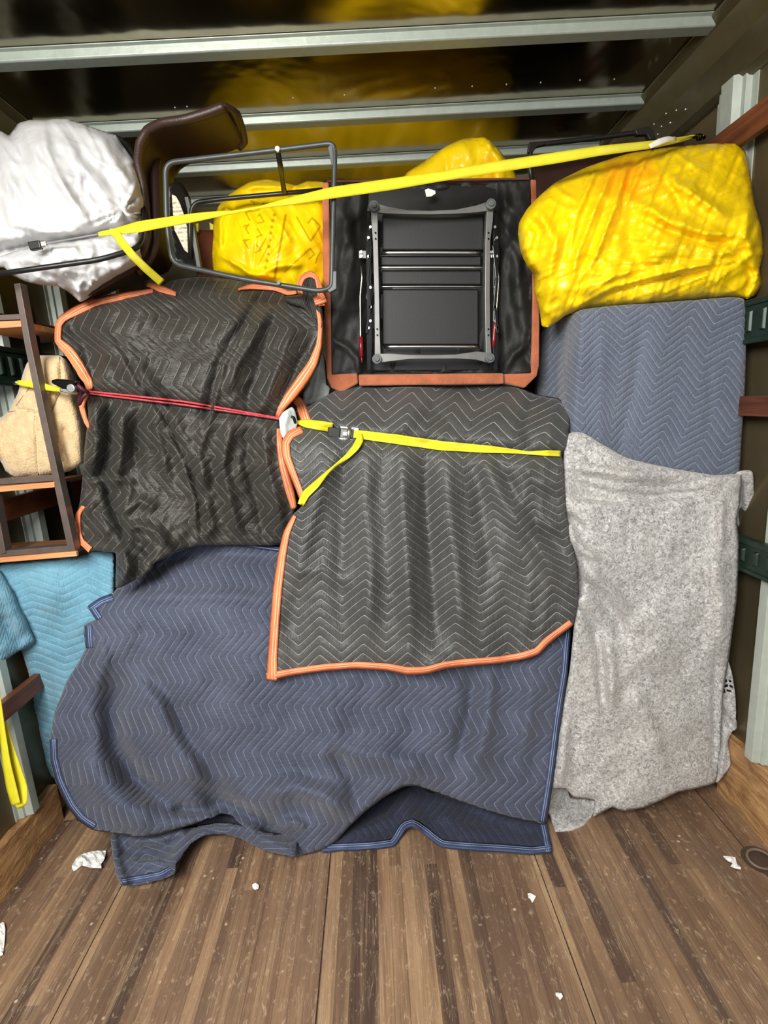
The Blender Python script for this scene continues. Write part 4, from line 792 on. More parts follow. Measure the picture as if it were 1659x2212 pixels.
def strip(pts, wdt, Y, dep, name, m, parent, bv=0.001):
    """flat bar: pixel centre line with width, real depth behind"""
    p = np.array(pts, float); d = np.gradient(p, axis=0); d /= np.hypot(d[:, 0], d[:, 1])[:, None]; nn = np.c_[-d[:, 1], d[:, 0]]; ww = np.array(wdt if hasattr(wdt, '__len__') else [wdt]*len(p), float)
    A = p+nn*ww[:, None]/2; B = p-nn*ww[:, None]/2; Yq = Y if hasattr(Y, '__len__') else [Y]*len(p); vs = []
    for i in range(len(p)):
        a = P(*A[i], Yq[i]); b = P(*B[i], Yq[i]); vs += [a, b, b+Vector((0, dep, 0)), a+Vector((0, dep, 0))]
    fs = []; n = len(p)
    for i in range(n-1):
        for k in range(4): fs.append((i*4+k, i*4+(k+1) % 4, i*4+4+(k+1) % 4, i*4+4+k))
    fs += [(3, 2, 1, 0), (n*4-4, n*4-3, n*4-2, n*4-1)]
    o = meshobj(name, vs, fs, m, parent, smooth=False)
    bpy.context.view_layer.update(); return bevel(o, bv) if bv else o
strip([(809, 452), (809, 475), (811, 520), (814, 640), (815, 720), (816, 770)], [12, 14, 11, 10, 11, 13], YR, 0.03, 'rail', M_greysteel, ac)
strip([(1059, 448), (1058, 475), (1054, 520), (1053, 640), (1054, 720), (1056, 768)], [14, 14, 10, 10, 10, 12], YR, 0.03, 'rail', M_greysteel, ac)
strip([(808, 448), (835, 453), (880, 458), (930, 459), (985, 457), (1030, 451), (1059, 444)], [20, 15, 9, 8, 9, 15, 20], YR-0.006, 0.012, 'cross_member', M_greysteel, ac)
strip([(814, 774), (842, 772), (885, 771), (930, 771), (985, 770), (1030, 768), (1057, 773)], [20, 17, 9, 8, 9, 18, 22], YR-0.006, 0.012, 'cross_member', M_greysteel, ac)
for (x, y) in ((808, 447), (1059, 443), (814, 776), (1057, 774)):
    c = P(x, y, YR-0.008); mb = MB(); mb.cyl(c, c+Vector((0, -0.012, 0)), 0.0145, 20); mb.cyl(c+Vector((0, -0.012, 0)), c+Vector((0, -0.018, 0)), 0.008, 16); mb.build('foot_bolt', M_gclip, ac, bev=0.0015)
for y, x0, x1, r in ((546, 832, 1030, 3.4), (578, 822, 1040, 2.6), (619, 822, 1040, 1.4), (749, 838, 1028, 3.0)):
    mb = MB(); tubepx(mb, [(x0-8, y+1, AY), (x0+6, y, AY-0.01), ((x0+x1)/2, y-0.5, AY-0.012), (x1-6, y, AY-0.01), (x1+8, y+1, AY)], r, 20); mb.build('cross_rod', M_steel, ac, smooth=True)
for x, sg in ((797, 1), (1071, -1)):
    strip([(x, 455), (x-sg*1, 540), (x, 640), (x+sg, 740), (x, 800)], [9, 12, 9, 12, 8], AY-0.02, 0.02, 'linkage', M_blackgl, ac)
    strip([(x+sg*4, 530), (x-sg*3, 600), (x+sg*2, 660), (x-sg*5, 720)], 6, AY-0.03, 0.008, 'linkage', M_blackgl, ac)
    for yy in (492, 515, 555, 622, 664, 694, 709):
        c = P(x+sg*(-1 if yy % 2 else 3), yy, AY-0.022); mb = MB(); mb.cyl(c, c+Vector((0, -0.008, 0)), 0.0042, 8); mb.build('bolt', M_steel, ac)
for x, sg in ((783, 1), (1065, -1)):
    mb = MB(); s_ = slab([(x-8, 541), (x+9, 541), (x+9, 558), (x-8, 558)], AY-0.01, 0.008); mb.add(s_.v, s_.f); br = mb.build('bracket', M_greysteel, ac, bev=0.001)
    for yy in (545, 554):
        c = P(x-3, yy, AY-0.012); mb = MB(); mb.cyl(c, c+Vector((0, -0.004, 0)), 0.0045, 10); mb.build('bolt', M_steel, br)
mb = MB(); tubepx(mb, [(780, 575, AY-0.02), (782, 600, AY-0.02), (778, 640, AY-0.02), (779, 735, AY-0.02)], 2.3, 20); mb.build('gas_strut_rod', M_steel, ac, smooth=True)
mb = MB(); tubepx(mb, [(779, 728, AY-0.02), (781, 770, AY-0.02)], 4.6, 20); tubepx(mb, [(781, 770, AY-0.02), (782, 783, AY-0.02)], 2.0, 20); mb.build('gas_strut_sleeve', M_red, ac, smooth=True)
mb = MB(); tubepx(mb, [(1071, 570, AY-0.02), (1077, 600, AY-0.02), (1073, 660, AY-0.02), (1070, 690, AY-0.02)], 2.0, 20); mb.build('gas_strut_rod', M_steel, ac, smooth=True)
mb = MB(); tubepx(mb, [(1070, 690, AY-0.02), (1065, 750, AY-0.02)], 4.2, 20); mb.build('gas_strut_sleeve', M_red, ac, smooth=True)
for x in (811, 1055):
    for yy in (503, 516, 711, 724):
        c = P(x+(yy-500)*0.018*(1 if x < 900 else 0), yy, YR-0.001); mb = MB(); mb.cyl(c, c+Vector((0, -0.002, 0)), 0.0028, 10); mb.build('screw', M_blackgl, ac)
o = slab([(918, 410), (925, 407), (940, 412), (941, 418), (932, 424), (921, 425)], AY-0.012, 0.002).build('care_label', M_tagw, ac)

# ------------------------------------------------------------------ 9. bags
def bag_mask_fn(lines, dots=(), patch=None):
    def f(xy):
        c = np.zeros((len(xy), 3))
        for pl, wd in lines:
            r, _, _ = pdist(xy, pl); c[:, 0] = np.maximum(c[:, 0], np.clip(1.3-r/wd, 0, 1))
        for (x, y), rr in dots:
            r = np.hypot(xy[:, 0]-x, xy[:, 1]-y); c[:, 0] = np.maximum(c[:, 0], np.clip(1.4-r/rr, 0, 1))
        if patch:
            for (x, y, a, b, st) in patch:
                r = np.sqrt(((xy[:, 0]-x)/a)**2+((xy[:, 1]-y)/b)**2)+0.5*fbm(xy[:, 0]/40, xy[:, 1]/40, 5); c[:, 1] = np.maximum(c[:, 1], st*np.clip(1.5-r, 0, 1))
        return c
    return f
YEL1, YEL2 = srgb(255, 214, 10), srgb(238, 204, 20)
M_bagR = plastic_bag('yellow_bag_film', YEL1, YEL2, 0.30, patch=srgb(255, 172, 16), thin=0.15, wr=0.8)
M_bagP = plastic_bag('printed_yellow_bag_film', srgb(255, 214, 8), srgb(240, 205, 10), 0.34, patch=srgb(255, 180, 20), prt=srgb(196, 156, 0), thin=0.15, wr=0.5)
M_bagW = plastic_bag('white_bag_film', srgb(220, 219, 218), srgb(206, 206, 208), 0.42, thin=0.15, wr=0.8, csc=11)
BR = Sheet([(1119, 505), (1122, 480), (1138, 452), (1165, 424), (1200, 394), (1270, 360), (1360, 331), (1450, 318), (1540, 310), (1592, 311), (1610, 328), (1618, 358), (1630, 440), (1644, 490), (1649, 545), (1641, 582), (1645, 612), (1632, 636), (1613, 646), (1560, 642), (1450, 652), (1330, 662), (1268, 670), (1225, 680), (1205, 694), (1184, 707), (1170, 703), (1165, 665), (1154, 625), (1158, 592), (1140, 575), (1126, 545)],
    [(1120, 500, 1.60), (1270, 360, 1.66), (1450, 318, 1.66), (1600, 320, 1.62), (1645, 500, 1.56), (1630, 630, 1.545), (1450, 650, 1.56), (1200, 690, 1.60), (1380, 490, 1.60)],
    folds=[([(1330, 350), (1290, 440), (1250, 540), (1235, 600)], 6, 0.010), ([(1345, 350), (1310, 440), (1272, 540), (1250, 590)], 5, -0.010), ([(1358, 352), (1325, 450), (1290, 550), (1265, 600)], 6, 0.012), ([(1300, 365), (1262, 460), (1238, 540)], 7, -0.010), ([(1285, 370), (1245, 470), (1225, 560)], 6, 0.008), ([(1370, 350), (1345, 450), (1310, 560)], 7, -0.010),
           ([(1372, 440), (1360, 500), (1375, 560), (1400, 600)], 22, -0.022), ([(1430, 380), (1460, 420), (1475, 460), (1462, 475)], 9, -0.014), ([(1430, 380), (1500, 420), (1570, 470)], 14, 0.016), ([(1390, 470), (1450, 500), (1520, 520), (1600, 522)], 9, -0.018), ([(1360, 430), (1440, 470), (1530, 505), (1600, 512)], 12, 0.014),
           ([(1235, 665), (1330, 620), (1440, 590), (1560, 560)], 9, 0.016), ([(1260, 650), (1400, 610), (1540, 580), (1610, 570)], 7, -0.012), ([(1250, 640), (1330, 590), (1420, 550), (1470, 530)], 16, 0.014), ([(1140, 470), (1165, 500), (1150, 560)], 10, -0.016), ([(1160, 450), (1200, 520), (1190, 600), (1180, 680)], 14, 0.014), ([(1620, 440), (1610, 510), (1632, 570)], 10, 0.014), ([(1610, 570), (1625, 600), (1612, 640)], 7, -0.014)],
    noise=[('fan', 1628, 555, 3.2, 0.008, 60, 420, 140, 205, 81), ('fan', 1230, 665, 5, 0.007, 60, 260, 270, 350, 82), ('r', 112, 150, 12, 0.006, 83), ('r', 160, 150, 14, 0.004, 87), ('a', 20, 90, 120, 0.02, 84), ('r', 30, 70, 30, 0.004, 85), ('r', -30, 40, 18, 0.003, 86)],
    res=4.5, inflate=0.14, gain=1.6, ngain=1.2)
br = BR.build('filled_bin_bag', M_bagR, back=0.13, color=bag_mask_fn([], patch=[(1360, 385, 55, 45, 0.8), (1330, 470, 40, 40, 0.25)])); tag(br, 'large stuffed yellow plastic bag on the slate blue pad at the right', 'bag', 'yellow plastic bags'); settle(br)
def c2(*p): return [(400+x*.217, 280+y*.217) for x, y in p]
pl = [(c2((600, 820), (640, 900)), 2.2), (c2((600, 822), (740, 800)), 2.0), (c2((720, 862), (740, 845), (788, 918), (722, 930)), 2.0), (c2((580, 962), (640, 945), (600, 985), (634, 1034)), 2.0), (c2((712, 984), (765, 1052), (708, 1072)), 2.0),
      (c2((576, 1104), (636, 1092), (592, 1112), (632, 1192)), 2.0), (c2((706, 1140), (752, 1200), (698, 1222)), 2.0), (c2((650, 710), (690, 740)), 1.8), (c2((650, 712), (720, 720)), 1.8), (c2((1000, 850), (945, 1160), (890, 1480)), 3.0),
      (c2((1110, 870), (1250, 1112), (1345, 960), (1260, 876), (1225, 930)), 2.2), (c2((985, 1420), (1245, 1185), (1290, 1240), (1230, 1290)), 2.0), (c2((1295, 1330), (1340, 1220)), 2.0), (c2((700, 1250), (830, 1050)), 1.2)]
dots = [(q, 4.0) for q in c2((885, 850), (872, 905), (862, 968), (850, 1030), (842, 1098), (835, 1166), (828, 1240), (815, 1306), (800, 1372), (780, 745))]
BP = Sheet([(460, 515), (461, 475), (472, 445), (490, 424), (510, 410), (540, 393), (575, 387), (605, 392), (640, 400), (665, 391), (700, 394), (716, 420), (720, 500), (716, 590), (690, 632), (640, 640), (600, 622), (540, 606), (490, 598), (462, 588), (458, 550)],
    [(460, 500, 1.86), (600, 390, 1.92), (720, 420, 1.90), (716, 600, 1.86), (460, 590, 1.84), (600, 620, 1.82), (590, 500, 1.86)],
    folds=[([(497, 422), (475, 480), (480, 560)], 6, 0.012), ([(512, 430), (492, 490), (475, 550)], 5, -0.010), ([(515, 440), (475, 548)], 4, 0.010, 's'), ([(475, 550), (540, 590), (600, 600)], 6, 0.012), ([(500, 420), (600, 412), (700, 425)], 7, -0.014), ([(520, 400), (600, 404), (690, 400)], 8, 0.010), ([(625, 440), (640, 520), (620, 600)], 12, -0.008), ([(545, 600), (600, 575), (660, 570)], 9, 0.010), ([(640, 400), (630, 415), (640, 430)], 7, -0.02)],
    noise=[('fan', 545, 598, 6, 0.006, 30, 180, 250, 350, 91), ('r', 60, 50, 16, 0.003, 92), ('a', 10, 40, 50, 0.012, 93)], res=3.2, inflate=0.12, gain=1.6, ngain=1.6)
bp = BP.build('filled_bin_bag', M_bagP, back=0.25, color=bag_mask_fn(pl, dots)); tag(bp, 'yellow plastic bag printed with zigzags and dots, seen through the black tube frame', 'bag', 'yellow plastic bags'); settle(bp)
BT = Sheet([(700, 470), (780, 430), (862, 392), (880, 372), (905, 356), (960, 318), (1000, 300), (1045, 295), (1062, 306), (1080, 326), (1104, 358), (1118, 388), (1120, 480), (1100, 640), (900, 700), (720, 640)],
    [(700, 470, 2.3), (862, 392, 2.06), (1000, 300, 1.98), (1118, 388, 1.98), (900, 700, 2.4), (1100, 640, 2.4)], folds=[([(960, 320), (965, 360), (962, 400)], 5, -0.008), ([(1045, 298), (1075, 345), (1090, 390)], 6, 0.02), ([(1000, 310), (1020, 350), (1010, 400)], 10, 0.012), ([(1060, 310), (1070, 350), (1072, 390)], 7, -0.014)],
    noise=[('fan', 1045, 297, 9, 0.008, 20, 180, 40, 150, 94), ('a', 20, 40, 40, 0.02, 95)], res=6, inflate=0.10)
bt = BT.build('filled_bin_bag', M_bagR, back=0.28, color=bag_mask_fn([], patch=[(1058, 365, 22, 22, 0.9)])); tag(bt, 'yellow plastic bag peaking up behind the overturned armchair', 'bag', 'yellow plastic bags'); settle(bt)

BD = Sheet([(470, 470), (520, 432), (620, 425), (740, 430), (860, 415), (1000, 420), (1100, 430), (1120, 520), (1080, 640), (760, 660), (520, 640), (470, 560)], lambda xy: 2.85+0*xy[:, 0], noise=[('a', 20, 60, 60, 0.05, 96), ('r', 60, 70, 20, 0.01, 97)], res=10, inflate=0.22)
bd = BD.build('filled_bin_bag', M_bagR, back=0.2); tag(bd, 'yellow bag deep in the load behind the armchair, glowing yellow in the shiny roof', 'bag', 'yellow plastic bags'); settle(bd)
BW = Sheet([(-70, 330), (-40, 290), (0, 283), (18, 292), (28, 282), (40, 266), (65, 259), (95, 260), (120, 257), (150, 258), (200, 275), (232, 286), (250, 292), (262, 310), (290, 350), (303, 400), (310, 435), (308, 470), (302, 510), (303, 540), (290, 570), (200, 570), (100, 560), (20, 560), (-70, 560)],
    [(-70, 400, 1.70), (0, 283, 1.72), (150, 258, 1.72), (300, 400, 1.70), (300, 560, 1.66), (0, 560, 1.62), (150, 560, 1.64), (140, 420, 1.68)],
    folds=[([(-20, 545), (60, 528), (150, 516), (225, 502), (300, 488)], 11, -0.05, 'full'), ([(90, 270), (110, 350), (150, 430), (200, 500)], 12, 0.016), ([(40, 270), (50, 360), (90, 430), (150, 500)], 10, -0.012), ([(150, 262), (190, 340), (240, 400), (262, 450)], 12, -0.012), ([(200, 280), (250, 350), (285, 420)], 12, 0.012), ([(70, 330), (130, 400), (180, 460)], 8, 0.012), ([(0, 330), (30, 400), (60, 470), (100, 520)], 10, 0.012), ([(130, 300), (170, 360), (180, 400)], 8, 0.012),
           ([(262, 452), (285, 420), (290, 400)], 5, 0.012), ([(262, 452), (290, 470), (305, 490)], 5, 0.014), ([(262, 452), (275, 480), (262, 500)], 5, -0.012), ([(262, 452), (240, 440), (225, 430)], 5, 0.010), ([(20, 480), (100, 500), (190, 505)], 9, 0.014)],
    noise=[('fan', 262, 455, 14, 0.010, 20, 120, -120, 200, 96), ('r', 55, 90, 24, 0.006, 97), ('a', 40, 60, 60, 0.020, 98), ('r', 20, 50, 22, 0.003, 99), ('r', 75, 60, 14, 0.003, 100)], res=4.5, inflate=0.15, gain=1.3, ngain=1.3)
bw = BW.build('filled_bin_bag', M_bagW, back=0.16)
BW2 = Sheet([(-40, 560), (0, 553), (40, 540), (90, 530), (150, 522), (210, 514), (262, 504), (300, 500), (300, 535), (306, 556), (290, 573), (262, 585), (240, 597), (214, 615), (192, 633), (180, 650), (172, 652), (160, 641), (140, 626), (122, 618), (90, 616), (55, 608), (25, 594), (8, 578), (-40, 580)],
    [(-40, 565, 1.58), (300, 510, 1.62), (300, 560, 1.60), (172, 650, 1.60), (150, 560, 1.56), (20, 590, 1.58)],
    folds=[([(100, 575), (140, 560), (200, 555)], 8, 0.018), ([(90, 590), (120, 605), (165, 640)], 8, -0.02), ([(130, 580), (160, 610), (175, 645)], 8, 0.012), ([(200, 570), (190, 600), (180, 630)], 8, -0.012), ([(210, 520), (215, 560), (260, 575)], 8, -0.016), ([(20, 560), (60, 555), (95, 575)], 9, 0.012), ([(240, 550), (275, 545), (300, 550)], 6, 0.012)],
    noise=[('r', 20, 40, 18, 0.006, 101), ('a', 40, 30, 30, 0.016, 102), ('r', 50, 40, 12, 0.003, 103)], res=4.5, inflate=0.07, gain=1.4, ngain=1.5)
join(bw, BW2.build('lower', M_bagW, back=0.08)); tag(bw, 'white plastic bag bulging at the upper left, pinched by the yellow strap', 'bag'); settle(bw)

# ------------------------------------------------------------------ 10. chairs: moulded shells on black tube frames
def loft(name, A, B, m, parent, bulge=0.05, nseg=10, thick=0.012):
    A = smooth_line(A, 14); L = np.linspace(0, 1, len(A)); B0 = smooth_line(B, 14); B = np.c_[tuple(np.interp(L, np.linspace(0, 1, len(B0)), B0[:, k]) for k in range(3))]
    vs = []
    for i in range(len(A)):
        a = P(*A[i]); b = P(*B[i])
        for k in range(nseg+1):
            f = k/nseg; q = a.lerp(b, f); q.y += bulge*math.sin(math.pi*f)*0.6; q.z += -0.0*f; vs.append(q)
    n = nseg+1; fs = [(i*n+k, i*n+k+1, (i+1)*n+k+1, (i+1)*n+k) for i in range(len(A)-1) for k in range(nseg)]
    o = meshobj(name, vs, fs, m, parent); md = solid(o, thick, 0.0); return o
c1 = thing('dining_chair', 'dark brown moulded chair lying on its side behind the white bag', 'chair', tuple(P(250, 640, 1.85)), 'moulded chairs with black tube frames')
A1 = [(484, 230, 1.62), (450, 243, 1.62), (400, 258, 1.62), (350, 266, 1.63), (318, 282, 1.65), (302, 310, 1.66), (298, 350, 1.68), (308, 400, 1.70), (314, 450, 1.70), (318, 500, 1.69), (308, 545, 1.67), (282, 578, 1.65), (240, 602, 1.62), (186, 632, 1.60)]
B1 = [(527, 300, 1.80), (510, 318, 1.82), (470, 332, 1.86), (420, 345, 1.90), (390, 360, 1.95), (372, 385, 1.98), (366, 420, 2.00), (362, 470, 2.0), (366, 520, 1.98), (372, 560, 1.96), (360, 585, 1.92), (320, 600, 1.86), (260, 618, 1.80), (200, 645, 1.74)]
loft('seat_shell', A1, B1, M_brown, c1, 0.04)
mb = MB(); tubepx(mb, A1, 8, 10, n=12); mb.build('rim', M_brown, c1, smooth=True)
mb = MB(); tubepx(mb, [(478, 232, 1.66), (497, 236, 1.68), (512, 246, 1.70), (522, 275, 1.75), (528, 305, 1.80), (516, 318, 1.82)], 7, 8); mb.build('rim', M_brown, c1, smooth=True)
o = Sheet([(480, 230), (500, 238), (512, 248), (528, 308), (515, 320), (470, 333), (415, 348), (380, 365), (345, 350), (325, 320), (335, 290), (360, 275), (430, 260)], [(480, 230, 1.64), (528, 308, 1.80), (345, 350, 1.86), (335, 290, 1.68), (415, 348, 1.90)], res=8).build('backrest', M_brown, 0.012, parent=c1)
mb = MB(); tubepx(mb, [(338, 338, 1.80), (334, 360, 1.78), (334, 420, 1.76), (336, 480, 1.74), (334, 530, 1.73), (322, 562, 1.72), (296, 590, 1.70)], 9, 10, n=12); mb.build('shell_fold', M_brown, c1, smooth=True)
mb = MB(); tubepx(mb, rounded([(110, 300, 1.80), (262, 296, 1.80), (292, 345, 1.76), (312, 440, 1.72), (306, 534, 1.50), (215, 561, 1.46), (100, 577, 1.44), (-60, 600, 1.42)], 26, False), 5.0, 12, rnd=False); mb.build('tube_frame', M_black, c1, smooth=True)
c2_ = thing('dining_chair', 'chestnut chair whose black tube leg frame surrounds the printed yellow bag', 'chair', tuple(P(540, 620, 1.70)), 'moulded chairs with black tube frames')
mb = MB(); tubepx(mb, rounded([(357, 352, 1.56), (600, 324, 1.54), (722, 309, 1.53), (723, 345, 1.53), (716, 622, 1.53), (690, 629, 1.53), (530, 604, 1.55), (372, 570, 1.58), (360, 480, 1.57)], 24, True), 5.0, 12, True, False); mb.build('tube_frame', M_tube, c2_, smooth=True)
mb = MB(); tubepx(mb, [(600, 325, 1.54), (606, 360, 1.62), (614, 414, 1.72)], 5.2, 12, rnd=False); mb.build('strut', M_black, c2_, smooth=True)
c = P(600, 324, 1.535); mb = MB(); mb.cyl(c, c+Vector((0, -0.008, 0)), 0.006, 12); mb.build('bolt', M_steel, c2_)
c = P(603, 612, 1.535); mb = MB(); mb.cyl(c, c+Vector((0, -0.008, 0)), 0.005, 12); mb.build('bolt', M_gclip, c2_)
mb = MB(); tubepx(mb, rounded([(700, 410, 1.74), (600, 419, 1.73), (480, 430, 1.74), (416, 438, 1.75), (410, 480, 1.75), (412, 560, 1.76)], 20, False), 4.2, 12, rnd=False); mb.build('tube_frame', M_black, c2_, smooth=True)
for q in ([(708, 318), (714, 311), (722, 318), (727, 318), (727, 357), (717, 357)], [(712, 632), (705, 625), (717, 600), (718, 585), (727, 585), (727, 624)]):
    slab(q, 1.525, 0.018).build('foot_pad', M_gclip, c2_, bev=0.002)
strip([(402, 425), (408, 450), (418, 510), (430, 582)], [8, 9, 9, 9], 1.76, 0.02, 'side_bar', M_tube, c2_)
Sheet([(424, 500), (440, 497), (466, 500), (500, 520), (500, 600), (430, 600), (426, 560)], [(424, 500, 1.90), (500, 520, 1.96), (430, 600, 1.88), (500, 600, 1.94)], res=10).build('seat_shell', M_redbrown, 0.012, parent=c2_)
Sheet([(366, 400), (392, 395), (412, 430), (420, 500), (428, 578), (400, 575), (376, 560), (366, 480)], [(366, 400, 1.80), (412, 430, 1.86), (428, 578, 1.82), (366, 560, 1.78)], res=10).build('seat_base', M_black, 0.01, parent=c2_)
def sticker_mat():
    m, nt, b = mat('printed_sticker'); g = GEO(nt)
    sp = nt.nodes.new('ShaderNodeSeparateXYZ'); nt.links.new(g, sp.inputs[0])
    l = M(nt, 'MULTIPLY', MR(nt, M(nt, 'PINGPONG', sp.outputs[2], 0.006), 0.0025, 0.0035), MR(nt, NOISE(nt, g, 90, 2), 0.45, 0.55))
    nt.links.new(MIX(nt, M(nt, 'MULTIPLY', l, 0.7), srgb(214, 204, 176), srgb(120, 110, 90)), b.inputs['Base Color']); b.inputs['Roughness'].default_value = 0.5; return m
slab([(371, 420), (380, 424), (388, 438), (396, 460), (404, 490), (406, 546), (398, 540), (386, 515), (376, 495)], 1.765, 0.002).build('sticker', sticker_mat(), c2_)
for q in ([(418, 484), (428, 482), (428, 500), (420, 500)], [(452, 480), (462, 486), (460, 496), (454, 496)]):
    slab(q, 1.88, 0.01).build('yellow_strip', bpy.data.materials['yellow_webbing'], c2_)
c3 = thing('dining_chair', 'black tube leg frame and dark shell of a chair behind the large yellow bag', 'chair', tuple(P(1250, 420, 2.0)), 'moulded chairs with black tube frames')
mb = MB(); tubepx(mb, rounded([(1150, 400, 1.80), (1143, 350, 1.80), (1148, 314, 1.80), (1290, 298, 1.80), (1395, 284, 1.80), (1412, 298, 1.80), (1418, 350, 1.82)], 14, False), 4.4, 12, rnd=False); mb.build('tube_frame', M_black, c3, smooth=True)
for q in ([(1144, 306), (1178, 304), (1179, 311), (1160, 316), (1152, 328), (1141, 328)], [(1372, 280), (1400, 272), (1412, 282), (1416, 300), (1404, 302), (1398, 290), (1376, 291)]):
    slab(q, 1.79, 0.018).build('foot_pad', M_black, c3, bev=0.002)
Sheet([(1152, 360), (1180, 352), (1300, 330), (1420, 305), (1500, 300), (1500, 360), (1300, 400), (1160, 440)], [(1152, 360, 1.98), (1500, 300, 1.98), (1300, 400, 1.90), (1160, 440, 1.92)], res=12, roll=(12, 0.02)).build('seat_shell', M_brown, 0.014, parent=c3)
mb = MB(); mb.ball(P(1170, 330, 1.95), 0.01); 

# ------------------------------------------------------------------ 11. metal and wood shelf at the left
sh = thing('shelf_unit', 'narrow brown metal shelf frame with orange wooden shelves standing at the far left', 'shelf', tuple(P(80, 1200, 1.50)))
SY = 1.50
strip([(36, 612), (60, 745), (90, 890), (120, 1030), (155, 1192)], [13, 14, 14, 14, 15], SY, 0.030, 'upright', M_flatbar, sh)
strip([(-30, 1010), (-12, 1100), (6, 1196)], 13, SY, 0.030, 'upright', M_flatbar, sh)
for (pts, wd, dz) in (([(-60, 690), (0, 686), (47, 684)], 12, 0.03), ([(-60, 1044), (0, 1041), (118, 1033)], 12, 0.03), ([(-20, 1198), (8, 1196), (158, 1184)], 12, 0.03)):
    strip(pts, wd, SY+0.004, dz, 'cross_bar', M_flatbar, sh)
def board(name, q, Y, dep, m, tp=1.0): slab(q, Y, dep, tp).build(name, m, sh, bev=0.002)
board('shelf_board', [(-60, 698), (0, 694), (44, 692), (46, 706), (0, 709), (-60, 713)], SY-0.004, 0.30, M_shelfwood)
board('shelf_board', [(-60, 1055), (0, 1051), (117, 1041), (118, 1053), (0, 1063), (-60, 1068)], SY-0.004, 0.012, M_shelfwood)
board('shelf_board', [(-60, 1207), (0, 1205), (164, 1191), (166, 1202), (0, 1216), (-60, 1220)], SY-0.004, 0.012, M_shelfwood)
board('shelf_panel', [(-60, 1052), (117, 1040), (117, 1048), (-60, 1062)], SY+0.01, 0.16, M_shelftop)
board('shelf_panel', [(-60, 1203), (160, 1190), (160, 1198), (-60, 1212)], SY+0.01, 0.16, M_shelftop)
strip([(52, 620), (76, 745), (106, 890), (136, 1030), (168, 1170)], [8, 8, 8, 8, 8], SY+0.14, 0.02, 'upright', M_black, sh)

# ------------------------------------------------------------------ 12. beige cushion
M_beige = plain('beige_chenille', srgb(212, 184, 140), 0.9, 0, 0.14, 45, 0.004, 160, 0.2, 0.4)
BG = Sheet([(-40, 985), (-40, 930), (0, 903), (18, 888), (38, 850), (47, 815), (56, 788), (66, 774), (82, 768), (128, 768), (140, 778), (150, 802), (161, 858), (172, 900), (180, 940), (181, 990), (176, 1003), (150, 1018), (113, 1026), (70, 1031), (30, 1031), (12, 1018), (0, 996)],
    lambda xy: 1.60+0.0*xy[:, 0], folds=[([(128, 775), (131, 830), (122, 860), (108, 890)], 2.5, -0.016), ([(75, 895), (78, 960), (82, 1028)], 2.2, -0.014), ([(16, 888), (50, 886), (90, 896), (112, 905)], 3, -0.012), ([(30, 880), (62, 840)], 2.5, -0.008), ([(140, 910), (138, 980), (150, 1010)], 9, -0.02), ([(0, 915), (2, 970), (10, 1015)], 2.5, -0.010), ([(35, 836), (90, 842), (150, 850)], 7, -0.012)],
    noise=[('a', 10, 30, 50, 0.006, 111)], res=4, inflate=0.05, pillow=0.6)
bg = BG.build('cushion', M_beige, back=0.08); 
for pl_ in ([(129, 772), (131, 810), (130, 845), (118, 875), (108, 892)], [(75, 898), (78, 960), (81, 1000), (83, 1026)], [(18, 890), (50, 887), (90, 896), (108, 904)], [(34, 878), (50, 856), (64, 838)]):
    p = smooth_line(pl_, 5); mb = MB(); mb.tube(list(Parr(p, BG.Y(p)-0.0005)), 0.0013, 6); mb.build('seam', plain('brown_seam', srgb(120, 92, 60), 0.8), bg, smooth=True)
tag(bg, 'beige upholstered cushion with dark seams wedged behind the metal shelf', 'cushion'); settle(bg)

# ------------------------------------------------------------------ 13. straps and buckles
st = thing('ratchet_strap', 'long upper yellow strap running across the bags and the armchair', 'strap', tuple(P(850, 420, 1.45)))
ribbon('webbing', [(212, 506, 10, 1.46), (250, 500, 15, 1.455), (300, 490, 24, 1.45), (345, 482, 22, 1.45), (420, 470, 19, 1.46), (480, 461, 12, 1.47), (500, 459, 8, 1.475), (560, 448, 6, 1.48), (600, 440, 13, 1.49), (650, 430, 19, 1.50), (720, 416, 25, 1.51), (850, 397, 25, 1.515), (950, 381, 22, 1.515), (1050, 364, 25, 1.515), (1200, 341, 24, 1.50), (1300, 325, 21, 1.48), (1400, 313, 17, 1.52), (1460, 303, 12, 1.58), (1502, 294, 7, 1.70)], M_yellow_web, parent=st, step=14)
ribbon('webbing_tail', [(236, 500, 14, 1.44), (250, 504, 17, 1.44), (262, 522, 18, 1.445), (285, 550, 17, 1.46), (315, 580, 17, 1.50), (350, 611, 17, 1.56)], M_yellow_web, parent=st)
ribbon('care_tag', [(1404, 316, 10, 1.51), (1425, 306, 14, 1.515), (1445, 300, 12, 1.53), (1462, 301, 7, 1.56)], M_tagw, parent=st)
ribbon('loose_thread', [(1456, 296, 3, 1.57), (1470, 302, 4, 1.6), (1490, 294, 4, 1.66), (1504, 292, 3, 1.68)], M_yellow_web, parent=st)
mb = MB(); tubepx(mb, [(1500, 295, 1.69), (1512, 293, 1.66), (1520, 297, 1.62), (1508, 300, 1.66)], 4, 6); mb.build('hook', M_blackgl, st, smooth=True)
mb = MB(); s_ = slab([(58, 522), (84, 518), (88, 536), (64, 541)], 1.475, 0.014); mb.add(s_.v, s_.f); mb.build('sleeve', M_black, st, bev=0.003)
mb = MB(); s_ = slab([(84, 520), (97, 518), (100, 532), (88, 535)], 1.47, 0.014); mb.add(s_.v, s_.f); mb.build('buckle', M_steel, st, bev=0.003)
ribbon('cord', [(98, 526, 5, 1.475), (150, 517, 5, 1.47), (212, 506, 5, 1.465)], plain('grey_cord', srgb(130, 128, 130), 0.7), parent=st)

